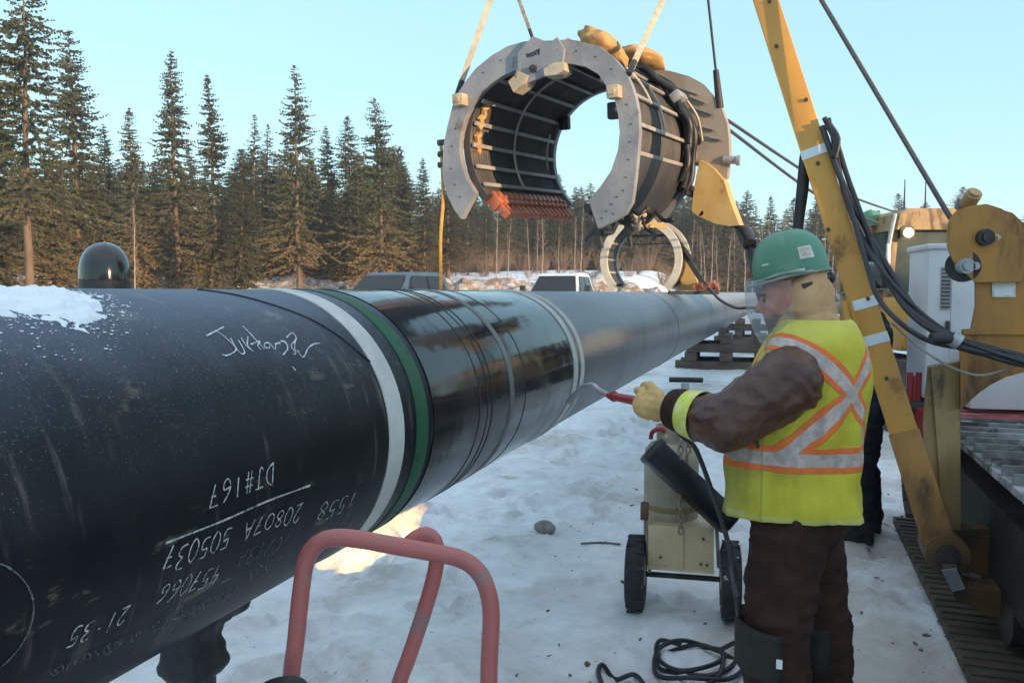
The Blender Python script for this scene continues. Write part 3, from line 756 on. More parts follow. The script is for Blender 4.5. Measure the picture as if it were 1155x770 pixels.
# stand that carries the pipe near the camera
st = empty('pipe_stand', (*(PC0+PD*1.83).to_2d(), 0), -PA)
tag(st, 'black padded pipe stand on a grey steel post under the near pipe', 'pipe stand')
h0 = PC0.z-PR
m = MB(); m.loft([[V((x*a, y*b, z)) for x, y in ((-1, -1), (-.5, -1.0), (0, -1.0), (.5, -1), (1, -1), (1, 1), (.5, 1), (0, 1), (-.5, 1), (-1, 1))] for a, b, z in ((.055, .06, h0-.21), (.078, .075, h0-.175), (.066, .065, h0-.13), (.058, .06, h0-.09), (.075, .07, h0-.045), (.13, .085, h0-.015), (.16, .085, h0+.03))])
m_ = m.mesh('x', M['rubber']); pad = MB(); pad.v = [tuple(v_.co) for v_ in m_.vertices]; pad.f = [tuple(p_.vertices) for p_ in m_.polygons]; pad.m = [0]*len(pad.f); pm_ = remeshed(pad, .010, 9, .008, 14, 3); pm_.materials.append(M['rubber']); link(bpy.data.objects.new('saddle_pad', pm_), st)
m = MB(); m.cyl((0, 0, h0-.25), (0, 0, h0-.20), .06, .06, 20); m.cyl((0, 0, .3), (0, 0, h0-.2), .045, .045, 16); m.cyl((0, 0, .05), (0, 0, .45), .06, .06, 16); m.build('post', M['darksteel'], st)
for k in range(3):
    a = 2*pi*k/3+.5; m = MB(); m.beam((0, 0, .32), (cos(a)*.36, sin(a)*.36, .02), .05, .05); m.build('leg', M['darksteel'], st)

# timber cribs further along the pipe
def crib(t_, n_layers, label, tilt=0.0, x_off=.35, wd=1.9):
    e = empty('timber_crib', (*(PC0+PD*t_ - PL*x_off).to_2d(), 0), -PA+tilt); tag(e, label, 'timber crib', 'timber cribs under the pipe')
    hh = (PC0.z-PR)/n_layers
    for L in range(n_layers):
        for k in range(4):
            m = MB(); z = hh*(L+.5)
            if L % 2 == n_layers % 2: m.box((.06*((L*7+k*3) % 5-2), -.6+.4*k, z), (wd, .24, hh*.97), None, .012)
            else: m.box(((-.42+.28*k)*wd, .03*((k*5+L) % 3-1), z), (.26, 1.5, hh*.97), None, .012)
            m.build('timber', M['wood'], e)
crib(18.2, 4, 'crib of stacked dark timbers under the grey pipe, just left of the worker\'s face', 0.05, .75, 2.6)
crib(28.5, 4, 'farthest small crib of timbers under the grey pipe', 0.0, .4)
# ================================================================== heating coil hanging over the pipe
CF = at(608, 155, 4.85); CR = at(693, 176, 6.06)
CAX = (CR-CF).normalized(); CLEN = (CR-CF).length
CX = CAX.cross(V((0, 0, 1))).normalized(); CZ = CX.cross(CAX).normalized()
CM = Matrix.Translation(CF) @ Matrix((CX, CAX, CZ)).transposed().to_4x4()     # local: x right, y along the axis away from the camera, z up
CMI = CM.inverted()
def cl_(px, py, y):                    # pixel -> coil's own coordinates on the plane at axial distance y
    p = on_plane(px, py, CF+CAX*y, CAX); return CMI @ p
def arcpt(r, deg, y): a = radians(deg); return V((r*cos(a), y, r*sin(a)))
RI = .485; A0, A1 = -52, 222                                                        # the shell runs from A0 over the top to A1; open below
M['winding'] = pm('brown_black_winding', (.030, .026, .026), (.060, .047, .042), 7, .6, 0, .3, 40, (.10, .075, .055), 3, .6, .75)
M['liner'] = pm('rubber_cover', (.028, .028, .032), (.045, .043, .045), 4, .55, 0, .15, 40)
M['slat'] = pm('glass_fibre_slat', (.31, .285, .26), (.22, .20, .18), 7, .7, 0, .2, 50)
M['strap'] = pm('pale_strap', (.48, .44, .36), (.36, .32, .25), 12, .8, 0, .3, 60)
M['lug'] = pm('red_copper_terminal', (.55, .17, .09), (.42, .12, .06), 9, .5, .15, .2, 50, (.16, .06, .04), 9, .58, .7)
M['brass'] = pm('tan_casting', (.55, .46, .33), (.42, .33, .22), 9, .5, .2, .3, 40, (.2, .13, .08), 8, .58, .7)
M['rearplate'] = pm('muddy_grey_plate', (.31, .27, .23), (.24, .205, .17), 4, .7, 0, .2, 30, (.36, .32, .28), 3, .6, .75)
M['yellowcover'] = pm('dusty_yellow_cover', (.56, .39, .15), (.48, .30, .10), 4, .65, 0, .3, 14, (.24, .15, .07), 4, .58, .72)
coil = empty('induction_coil', mat=CM)
tag(coil, 'huge open clamp coil with grey front ring hanging from slings above the pipe', 'induction coil')
FT = .055
flange_px = [(520, 247), (512, 236), (505, 222), (500.5, 207), (499, 190), (500, 165), (504, 145), (510, 121), (517, 104), (525, 92), (536, 78), (554, 63), (573, 52), (591, 47), (606, 46), (625, 46), (640, 44.5), (651, 46), (675, 52), (693, 66), (705, 80), (712, 96), (717, 111.5), (720, 129),
             (721, 148.5), (719.5, 169), (716.5, 199), (712.6, 228), (705, 241.5), (689, 251), (674.6, 258), (664, 226), (677.5, 210), (689, 193), (697, 169.5), (699, 149.5), (697, 129), (693, 111.5), (685, 99), (675, 84), (661, 75.5), (645.5, 72), (625, 71), (600, 74.5), (582, 79),
             (566, 86), (554, 94), (542, 104), (532, 118), (524.5, 132), (520, 147), (518, 160), (518, 172), (521, 188), (526, 202), (535.5, 217.6)]
m = MB(); m.prism([cl_(x, y, 0) for x, y in flange_px], (0, FT, 0)); fl = m.build('front_flange', M['flange'], coil, angle=35)
# bright machined inner edge of the right leg and bolts
bo = MB()
for x, y in [(703, 215), (696, 222), (690, 230), (684, 238), (679, 246), (692, 241), (706, 200), (709, 180), (711, 160), (712, 140), (707, 118), (519, 222), (513, 208), (509, 190), (510, 165), (514, 145), (523, 110), (545, 82), (565, 68), (650, 58), (672, 64), (690, 78)]:
    p = cl_(x, y, 0); bo.cyl(p+V((0, -.004, 0)), p+V((0, .004, 0)), .0045, .0045, 8)
bo.build('flange_bolts', M['darksteel'], fl)
# hinge plate at the top with its two lugs
m = MB(); m.prism([cl_(x, y, -.03) for x, y in [(584, 60), (595, 47), (601, 41), (616, 47), (621, 48), (628, 42), (636, 55), (634, 72), (632, 80), (619, 83), (606, 89), (592, 95), (583, 98), (579, 88), (584, 76)]], (0, .028, 0))
hp = m.build('hinge_plate', M['flange'], coil, angle=35)
def lugpoly(pts, dep, name, mat):
    m = MB(); m.prism([cl_(x, y, -.05) for x, y in pts], (0, dep, 0)); return m.build(name, mat, coil, angle=35)
lugpoly([(573, 92), (579, 104), (592, 94), (595, 85), (586, 80)], .13, 'hinge_lug', M['brass'])
lugpoly([(613, 78), (614, 86), (629, 84), (636, 79), (636, 70), (624, 71)], .13, 'hinge_lug', M['brass'])
m = MB(); p = cl_(602, 78, -.03); m.cyl(p+V((0, -.02, 0)), p, .022, .022, 16); m.cyl(p+V((0, -.035, 0)), p+V((0, -.02, 0)), .010, .010, 10); m.build('hinge_pin', M['darksteel'], coil)
# small dark emblem on the hinge plate
M['emblem'] = mat_plain('navy_paint', (.02, .03, .07), .5)
m = MB(); e = []
def stroke(mb, pts, wd):
    for (x0, y0), (x1, y1) in zip(pts, pts[1:]):
        a, b = cl_(x0, y0, -.0315), cl_(x1, y1, -.0315); d = (b-a).normalized(); s = V((-d.z, 0, d.x))*wd/2
        mb.add([a-s, a+s, b+s, b-s], [(0, 1, 2, 3)])
for q in ([(594, 60.5), (595.5, 65)], [(594, 63), (598.5, 60.5)], [(595.5, 63), (599, 63.5)], [(599, 60.5), (602, 59), (603, 62), (600, 63.5), (599, 60.5)], [(603.5, 58.5), (605, 62)], [(603, 58.5), (608, 56)], [(606, 57), (608, 60.5)], [(608, 55), (607.5, 62)]): stroke(m, q, .010)
m.build('emblem', M['emblem'], hp, False, fix=False)
for x, y, nm in ((693, 104, 'lifting_block'), (519, 113, 'lifting_block')):
    m = MB(); c = cl_(x, y, -.03); m.box(c, (.075, .08, .075), None, .012); m.cyl(c+V((0, -.06, 0)), c+V((0, -.03, 0)), .02, .02, 12); m.build(nm, M['brass'], coil)

# shell: ribbed winding
def shell(name, mat, r0, r1, a0, a1, y0, y1, ripple=0.0, per=.048, n=60):
    m = MB(); ny = max(2, int((y1-y0)/per*6)) if ripple else 2
    inner = []; outer = []
    for j in range(ny+1):
        y = y0+(y1-y0)*j/ny; q = ripple*abs(sin(pi*(y-y0)/per)) if ripple else 0
        inner.append([arcpt(r0 - q + ripple, a0+(a1-a0)*i/n, y) for i in range(n+1)]); outer.append([arcpt(r1 + q - ripple, a0+(a1-a0)*i/n, y) for i in range(n+1)])
    m.loft(inner, False, False); m.loft(outer, False, False)
    m.loft([inner[0], outer[0]], False, False); m.loft([inner[-1], outer[-1]], False, False)
    m.loft([[r[0] for r in inner], [r[0] for r in outer]], False, False); m.loft([[r[-1] for r in inner], [r[-1] for r in outer]], False, False)
    return m.build(name, mat, coil, angle=50)
RO = .575
YB = CLEN-.06
shell('winding', M['winding'], RI+.012, RO-.012, -12, A1-3, FT+.003, YB-.003, .011, .034)
shell('rubber_cover', M['liner'], RI+.016, RO+.006, -50, -12.3, FT+.003, YB-.003)
# long slats inside and outside
for a in (15, 38, 62, 85, 108, 128, 147, 164, 180, 196, 211):
    m = MB(); r = RI-.002; x = arcpt(r, a, 0); rad = V((cos(radians(a)), 0, sin(radians(a))))
    m.beam(x+V((0, FT, 0)), x+V((0, YB, 0)), .016, .026, rad.cross(V((0, 1, 0))), .004); m.build('slat', M['slat'], coil)
for a in (-12, 4, 22, 40, 56, 72, 95, 120, 150, 180, 205):
    m = MB(); r = RO+.004; x = arcpt(r, a, 0); rad = V((cos(radians(a)), 0, sin(radians(a))))
    m.beam(x+V((0, FT, 0)), x+V((0, YB, 0)), .018, .024, rad.cross(V((0, 1, 0))), .004); m.build('slat', M['slat'], coil)
def hoop(name, mat, r, a0, a1, y, rad=.009, tilt=0.0, lab=None):
    m = MB(); n = 40; m.tube([arcpt(r, a0+(a1-a0)*i/n, y+tilt*i/n) for i in range(n+1)], rad, 8, 1); o = m.build(name, mat, coil)
    if lab: o['label'] = lab
hoop('strap', M['strap'], RI-.012, 100, 212, .62); hoop('strap', M['strap'], RI-.008, 158, 190, 1.18, .008)
hoop('strap', M['strap'], RO+.012, 20, 58, .47, .010); hoop('strap', M['strap'], RO+.012, 6, 34, .66, .009)
# tan foam strips near the front on the inside left
for a0, a1, y in ((148, 168, .13), (170, 186, .12)):
    m = MB(); m.tube([arcpt(RI+.002, a0+(a1-a0)*i/8, y+.02*sin(i*2.2)) for i in range(9)], .022, 6, 2); m.build('foam_strip', M['canvas'], coil)
# rear ring, muddy rear plate and yellow cover
ring = [arcpt(RI-.012, a, YB) for a in range(-56, 227, 6)] + [arcpt(RO+.05, a, YB) for a in range(226, -57, -6)]
m = MB(); m.prism(ring, (0, .05, 0)); m.build('rear_flange', M['flange'], coil, angle=35)
rp = [(735, 78), (755, 80), (777, 86), (792, 94), (804, 108), (814, 123), (820, 139), (822, 156), (822.6, 175), (820, 199), (815, 205), (792, 188), (780, 186), (776, 160), (770, 140), (760, 120), (748, 104), (734, 92)]
m = MB(); m.prism([cl_(x, y, CLEN-.02) for x, y in rp], (0, .09, 0)); m.build('rear_plate', M['rearplate'], coil, angle=35)
for (x0, y0), (x1, y1) in (((762, 97), (790, 106)), ((783, 121), (806, 129)), ((792, 142), (808, 146)), ((800, 154), (816, 157)), ((778, 108), (798, 116))):
    m = MB(); m.beam(cl_(x0, y0, CLEN-.035), cl_(x1, y1, CLEN-.035), .012, .018); m.build('stiffener', M['slat'], coil)
yc = [(789, 180), (797, 184), (805, 190), (816, 203), (824, 228), (834, 254), (822, 255), (806, 252), (786, 243), (780, 238), (783, 210)]
m = MB(); P = [cl_(x, y, CLEN-.10) for x, y in yc]; m.prism(P, (0, .17, 0)); m.build('yellow_cover', M['yellowcover'], coil, angle=35)
m = MB(); m.cyl(cl_(816, 180, CLEN-.02), cl_(833, 181, CLEN-.02), .028, .028, 16); m.cyl(cl_(831, 181, CLEN-.02), cl_(835, 181, CLEN-.02), .036, .036, 16); m.build('hinge_pin', M['steel'], coil)
# copper terminals in a row at the left tip
for k in range(15):
    y = FT+.10 + k*(CLEN-.22)/15; m = MB()
    a = 222.5; c = arcpt(RI+.045, a, y); tang = V((-sin(radians(a)), 0, cos(radians(a)))); rad = V((cos(radians(a)), 0, sin(radians(a))))
    R = Matrix((rad, V((0, 1, 0)), tang)).transposed()
    m.box(c-tang*.01, (.085, .050, .10), R, .008); m.box(c+tang*.085 + rad*.0, (.050, .030, .08), R, .006); m.cyl(c-rad*.055, c+rad*.05, .013, .013, 8); m.cyl(c-tang*.05, c-tang*.085, .018, .014, 8)
    m.build('terminal', M['lug'], coil)
# dark terminals under the right tip
for k in range(9):
    y = .14 + k*(CLEN-.3)/9; m = MB(); a = -53; c = arcpt(RI+.04, a, y); tang = V((-sin(radians(a)), 0, cos(radians(a)))); rad = V((cos(radians(a)), 0, sin(radians(a)))); R = Matrix((rad, V((0, 1, 0)), tang)).transposed()
    m.box(c, (.07, .06, .07), R, .01); m.cyl(c-tang*.02, c-tang*.07, .016, .012, 8); m.build('terminal', M['darksteel'], coil)
m = MB(); m.beam(arcpt(RI+.02, -58, .1), arcpt(RI+.02, -58, YB), .05, .05); m.build('clamp_rail', M['darksteel'], coil)
rr = random.Random(17)
for k in range(14):
    y = rr.uniform(.1, CLEN-.05); m = MB(); a = rr.uniform(-62, -46); c = arcpt(RI+rr.uniform(.0, .12), a, y); e = c + V((rr.uniform(-.16, .16), rr.uniform(-.1, .2), -rr.uniform(.02, .13)))
    m.tube([c, c.lerp(e, .5)+V((0, 0, -.05)), e], rr.uniform(.009, .017), 8, 4); m.ball(e, .022, 8, 6); m.build('hose_end', M['darksteel'] if k % 4 else M['brass'], coil)
# guide feet hanging under the right tip
for y, px, py in ((.22, 714, 270), (.80, 757, 268)):
    m = MB(); a = arcpt(RI+.03, -57, y); m.beam(a, a+V((.005, 0, -.17)), .035, .045); m.cyl(a+V((0, 0, -.1)), a+V((.02, 0, -.24)), .014, .02, 10); m.beam(a+V((0, 0, -.1)), a+V((-.09, .02, -.19)), .016, .016); m.build('guide_foot', M['darksteel'], coil)
m = MB(); m.beam(arcpt(RI+.06, -60, CLEN-.42), arcpt(RI-.06, -84, CLEN-.10), .05, .07); m.beam(arcpt(RI+.2, -52, CLEN-.1), arcpt(RI-.02, -86, CLEN-.3), .04, .04); m.build('latch_arm', M['yellowcover'], coil)
m = MB(); m.tube([arcpt(RI+.1, -50, CLEN-.3), arcpt(RI-.01, -70, CLEN-.25), arcpt(RI+.04, -82, CLEN-.3), arcpt(RI+.1, -74, CLEN-.5)], .012, 8, 4); m.build('hose', M['hose'], coil)
# small side knobs
for x, y in ((497.5, 161), (498, 174), (498, 186)):
    m = MB(); c = cl_(x, y, .03); m.cyl(c+V((.04, 0, 0)), c+V((-.02, 0, 0)), .020, .020, 12); m.build('knob', M['darksteel'], coil)
for x, y, yy in ((637, 139, CLEN-.1), (693, 125, .25)):
    m = MB(); c = cl_(x, y, yy); m.box(c, (.08, .06, .10), None, .015); m.build('roller_block', M['rubber'], coil)
# fat power leads strapped round the rear of the shell
for k, (yy, rr_, a0, a1) in enumerate(((YB-.10, RO+.03, 84, -26), (YB-.055, RO+.055, 80, -30), (YB-.14, RO+.03, 72, -22), (YB-.16, RO+.055, 78, 2), (YB-.03, RO+.03, 66, -30))):
    m = MB(); pts = [arcpt(rr_+.012*sin(i*1.3+k), a0+(a1-a0)*i/16, yy+.012*sin(i*.9+k*2)) for i in range(17)]; m.tube(pts, .024, 10, 3); m.build('power_lead', M['hose'], coil)
m = MB(); c = arcpt(RO+.06, 33, YB-.10); m.box(c, (.08, .2, .07), Matrix.Rotation(radians(-33), 3, 'Y'), .02); m.build('lead_clamp', M['steel'], coil)
m = MB(); m.tube([arcpt(RO+.085, 30, YB-.02), arcpt(RO+.10, 18, YB), arcpt(RO+.10, 4, YB)], .010, 6, 5); m.build('strap', M['strap'], coil)

# crumpled canvas lying on the coil's top
def lumpy(name, c, r, seed, mat, amp=.35, n=40):
    m = MB(); m.ball((0, 0, 0), r, n, n//2)
    for k, p in enumerate(m.v):
        p = V(p); q = V((p.x/r[0], p.y/r[1], p.z/r[2]))*.55; f = 1 + amp*(noise.noise(q*2.2+V((seed, 0, 0))) + .55*noise.noise(q*4+V((seed, 2, 0)))+.35*abs(noise.noise(q*7)))
        m.v[k] = tuple(p*f)
    o = m.build(name, mat, angle=35); o.location = c; return o
p = CM @ V((.27, .40, RO*.91)); o = lumpy('canvas_bag', p+V((0, 0, .03)), (.17, .13, .075), 3, M['canvas'], .28); o.rotation_euler = (0, .55, .3)
tag(o, 'crumpled peaked tan canvas on top of the coil, just behind the front ring', 'canvas bag')
p = CM @ V((.20, CLEN-.10, RO+.02)); o = lumpy('canvas_bag', p+V((0.02, 0, .06)), (.19, .17, .06), 8, M['canvas'], .2); o.rotation_euler = (0, .25, .6)
tag(o, 'flat round tan canvas bundle at the rear top of the coil', 'canvas bag')

# slings from a spreader bar
apL = at(569, -46, 5.05); apR = at(789, -90, 5.6)
def sling(p_bot, p_top, wd, mat, label, name='lifting_sling', flat=True):
    m = MB(); d = (p_top-p_bot)
    if flat: m.beam(p_bot, p_top, wd, .009, (p_bot-CAM).normalized(), .002)
    else: m.tube([p_bot, p_top], wd/2, 10, 1)
    e = m.build(name, mat); q = MB(); q.cyl(p_bot-d.normalized()*.05, p_bot+d.normalized()*.07, wd*.45, wd*.5, 10); q.build('end_shackle', M['darksteel'], e)
    tag(e, label, 'sling'); return e
b1 = CM @ cl_(517, 103, .03); sling(b1, apL, .036, M['sling'], 'wide pale webbing sling at the left shoulder of the coil')
b2 = CM @ cl_(601, 44, .03); sling(b2, apL, .022, M['galvchain'], 'short thin sling rising from the hinge plate at the coil\'s top')
b3 = CM @ cl_(712, 78, .04); sling(b3, apR, .036, M['sling'], 'grey-tan webbing sling at the right shoulder of the front ring')
b4 = CM @ cl_(812, 122, CLEN); s4 = sling(b4, apR, .018, M['rubber'], 'thin black sling running down to the rear plate of the coil', flat=False)
m = MB(); d = (apR-b4).normalized(); m.cyl(b4+d*.0, b4+d*.26, .028, .020, 12); m.build('sleeve', M['rubber'], s4)
m = MB(); m.beam(apL+V((-.15, 0, .08)), apR+V((.15, 0, .08)), .10, .16, bev=.01); sb = m.build('spreader_beam', M['ochre']); tag(sb, 'dirty yellow spreader beam that carries the coil\'s slings, above the frame', 'spreader beam')
# tag line
m = MB(); p0 = CM @ cl_(497.5, 165, .03); p1 = at(498, 309, p0.y+.02)
m.tube([p0, p0.lerp(p1, .4)+V((.012, 0, 0)), p0.lerp(p1, .75)+V((-.006, 0, 0)), V((p1.x, p1.y, p1.z-.25))], .011, 8, 6); tag(m.build('tag_rope', M['rope']), 'yellow tag rope hanging straight down from the coil\'s left side', 'rope')
# leads that leave the coil to the lower right
lp = [CM @ arcpt(RO+.05, -26, YB-.06), at(822, 235, 6.0), at(836, 256, 5.9), at(848, 282, 5.7), at(856, 306, 5.5), at(864, 345, 5.3), at(900, 420, 5.2), at(950, 470, 5.0)]
hb = empty('power_cable', lp[2]); tag(hb, 'bundle of thick black power leads drooping from the coil behind the hard hat', 'cable bundle')
def rel(o, pts): return [p-o.location for p in pts]
for k in range(4):
    q = [p + V((.03*sin(k*1.7+i*.8), .03*cos(k*2.1+i), .025*cos(k*1.5+i*1.1))) for i, p in enumerate(lp)]
    m = MB(); m.tube(rel(hb, q), .022, 8, 6); m.build('lead', M['hose'], hb)
lp2 = [CM @ arcpt(RO+.07, 8, YB-.02), at(800, 200, 6.0), at(797, 225, 5.85), at(806, 245, 5.85), at(836, 257, 5.86)]
m = MB(); m.tube(rel(hb, lp2), .017, 8, 6); m.build('lead', M['hose'], hb)
m = MB(); m.tube(rel(hb, [at(790, 240, 5.7), at(806, 246, 5.8), at(836, 254, 5.9)]), .022, 8, 5); m.build('lead', M['hose'], hb)
m = MB(); m.tube(rel(hb, [at(837, 258, 5.85), at(846, 276, 5.7)]), .05, 10, 1); m.tube(rel(hb, [at(850, 286, 5.65), at(858, 312, 5.5)]), .055, 10, 1); m.build('lead_wrap', M['darksteel'], hb)

# ------------------------------------------------------------------ second coil farther along, set down astride the pipe
D2 = 10.6; s2 = .92
c2 = at(722, 293, D2); ax2 = radians(24)
M2 = Matrix.Translation(c2) @ Matrix.Rotation(-ax2, 4, 'Z') @ Matrix.Scale(s2, 4)
coil2 = empty('induction_coil', mat=M2); tag(coil2, 'second smaller-looking cream-ringed coil standing farther along the pipe', 'induction coil')
M['flange2'] = pm('cream_casting', (.56, .50, .40), (.46, .40, .31), 5, .55, 0, .2, 40, (.25, .2, .14), 5, .6, .75)
def flange2(name, y, r0, r1, mat, a0=-47, a1=224, th=.06):
    m = MB(); m.prism([arcpt(r0, a0+(a1-a0)*i/60, y) for i in range(61)] + [arcpt(r1+(.06 if i in (60, 0) else 0), a0+(a1-a0)*i/60, y) for i in range(60, -1, -1)], (0, th, 0)); return m.build(name, mat, coil2, angle=35)
flange2('front_flange', 0, .50, .60, M['flange2']); flange2('rear_flange', .50, .50, .62, M['flange2'])
m = MB(); m.loft([[arcpt(r, -44+266*i/48, y) for i in range(49)] for r, y in ((.51, .06), (.51, .50), (.565, .50), (.565, .06))], False, False); m.build('winding', M['winding'], coil2, angle=50)
for a in (150, 178, 200, 20, 60, 100):
    m = MB(); x = arcpt(.505, a, 0); m.beam(x+V((0, .06, 0)), x+V((0, .5, 0)), .03, .02, (1, 0, 0)); m.build('slat', M['slat'], coil2)
m = MB(); m.prism([arcpt(.57, 66, -.04), arcpt(.70, 72, -.04), arcpt(.72, 90, -.04), arcpt(.70, 108, -.04), arcpt(.57, 114, -.04), arcpt(.50, 90, -.04)], (0, .5, 0)); m.build('hinge_plate', M['flange2'], coil2, angle=35)
m = MB(); m.prism([V((.50, .45, .05)), V((.62, .45, -.02)), V((.78, .45, -.44)), V((.48, .45, -.44))], (0, .1, 0)); m.build('yellow_cover', M['yellowcover'], coil2, angle=35)
for k in range(7):
    m = MB(); c = V((.72+.055*k, .3+.03*(k % 2), -.40+.02*(k % 3))); m.box(c, (.04, .12, .08), Matrix.Rotation(.4*k, 3, 'X'), .008); m.build('terminal', M['lug'], coil2)
m = MB(); m.beam((.42, .0, -.47), (1.05, .35, -.47), .08, .05); m.beam((.5, .3, .2), (.86, .3, -.36), .05, .07); m.beam((.52, .2, .24), (.7, .25, .0), .04, .05); m.build('latch_arm', M['darksteel'], coil2)
for s_ in (-1, 1):
    m = MB(); m.beam((.16*s_-.02, .1, .5), (.18*s_, .1, .28), .05, .05); m.build('guide_foot', M['darksteel'], coil2)
m = MB(); m.beam((-.3, .3, .36), (.45, .3, .36), .035, .035); m.beam((-.3, .3, .24), (.42, .3, .24), .02, .02); m.build('cross_bar', M['darksteel'], coil2)
m = MB(); pA = c2 + V((.95, .3, -.42)); qq = [pA, at(800, 326, 10.4), at(812, 338, 9.9), at(830, 347, 9.2), at(848, 347, 8.4), at(885, 352, 7.4), at(930, 380, 6.5)]
m.tube(qq, .018, 8, 6); tag(m.build('power_cable', M['hose']), 'single black cable sagging from the far coil across the pipe', 'cable')
# ================================================================== people
def cloth(name, c1, c2, rough=.8, scale=9, bump=.35, bscale=120, dirt=None, dlo=.55, dhi=.7, spec=.25):
    t = NT(name); v = t.coord(); col = t.mix(t.step(t.noise(v, scale, 6, .6), .35, .65), c1, c2)
    if dirt: col = t.mix(t.step(t.noise(v, 4, 7, .65), dlo, dhi), col, dirt)
    nb = t.bump(t.noise(t.mapping(v, (1, 1, .45)), 16, 4, .55), .55, .02); nb = t.bump(t.noise(v, bscale, 3, .6), bump, .003, nb)
    t.bsdf(col, rough, 0, nb, spec); return t.mat
M['skin'] = pm('wind_reddened_skin', (.56, .18, .10), (.66, .27, .16), 14, .55, 0, .12, 120)
M['leather'] = cloth('worn_brown_leather', (.052, .019, .011), (.095, .038, .022), .38, 11, .25, 70, (.15, .075, .05), .64, .78, .5)
M['duck'] = cloth('dark_brown_duck', (.034, .014, .010), (.050, .022, .016), .9, 8, .4, 160)
M['kneepad'] = cloth('dark_green_kneepad', (.022, .020, .018), (.036, .032, .028), .7)
M['navy'] = cloth('navy_work_cloth', (.012, .014, .022), (.022, .024, .034), .85)
M['hood'] = cloth('tan_hood', (.57, .335, .18), (.46, .26, .135), .9, 9, .3, 150, (.26, .17, .10))
M['glove'] = cloth('yellowish_work_glove', (.68, .44, .19), (.54, .33, .13), .8, 14, .35, 120, (.32, .22, .12))
M['boot'] = cloth('black_boot', (.012, .012, .013), (.03, .028, .026), .5)
M['greenhat'] = pm('green_hard_hat', (.07, .24, .145), (.075, .20, .125), 5, .42, 0, .03, 60, (.20, .27, .22), 4, .50, .68)
M['hatgrey'] = pm('scuffed_hat_brim', (.30, .31, .27), (.12, .2, .15), 14, .5)
M['blackhat'] = mat_plain('black_helmet_shell', (.012, .013, .016), .16, 0, **{'Coat Weight': .3})
M['sticker'] = pm('white_sticker', (.68, .67, .62), (.5, .48, .42), 22, .6)
M['stickerred'] = pm('faded_sticker_print', (.40, .27, .20), (.55, .5, .42), 40, .6)
t = NT('clear_face_shield'); tr_ = t.n('ShaderNodeBsdfTransparent'); tr_.inputs[0].default_value = (.93, .95, .98, 1)
gl = t.n('ShaderNodeBsdfPrincipled'); gl.inputs['Base Color'].default_value = (.55, .60, .66, 1); gl.inputs['Roughness'].default_value = .22
mx = t.n('ShaderNodeMixShader'); lw = t.n('ShaderNodeLayerWeight'); lw.inputs[0].default_value = .35
t.w(t.math('ADD', .13, t.math('MULTIPLY', lw.outputs['Facing'], .36)), mx.inputs[0]); t.w(tr_.outputs[0], mx.inputs[1]); t.w(gl.outputs[0], mx.inputs[2]); t.w(mx.outputs[0], t.out.inputs[0]); M['shield'] = t.mat

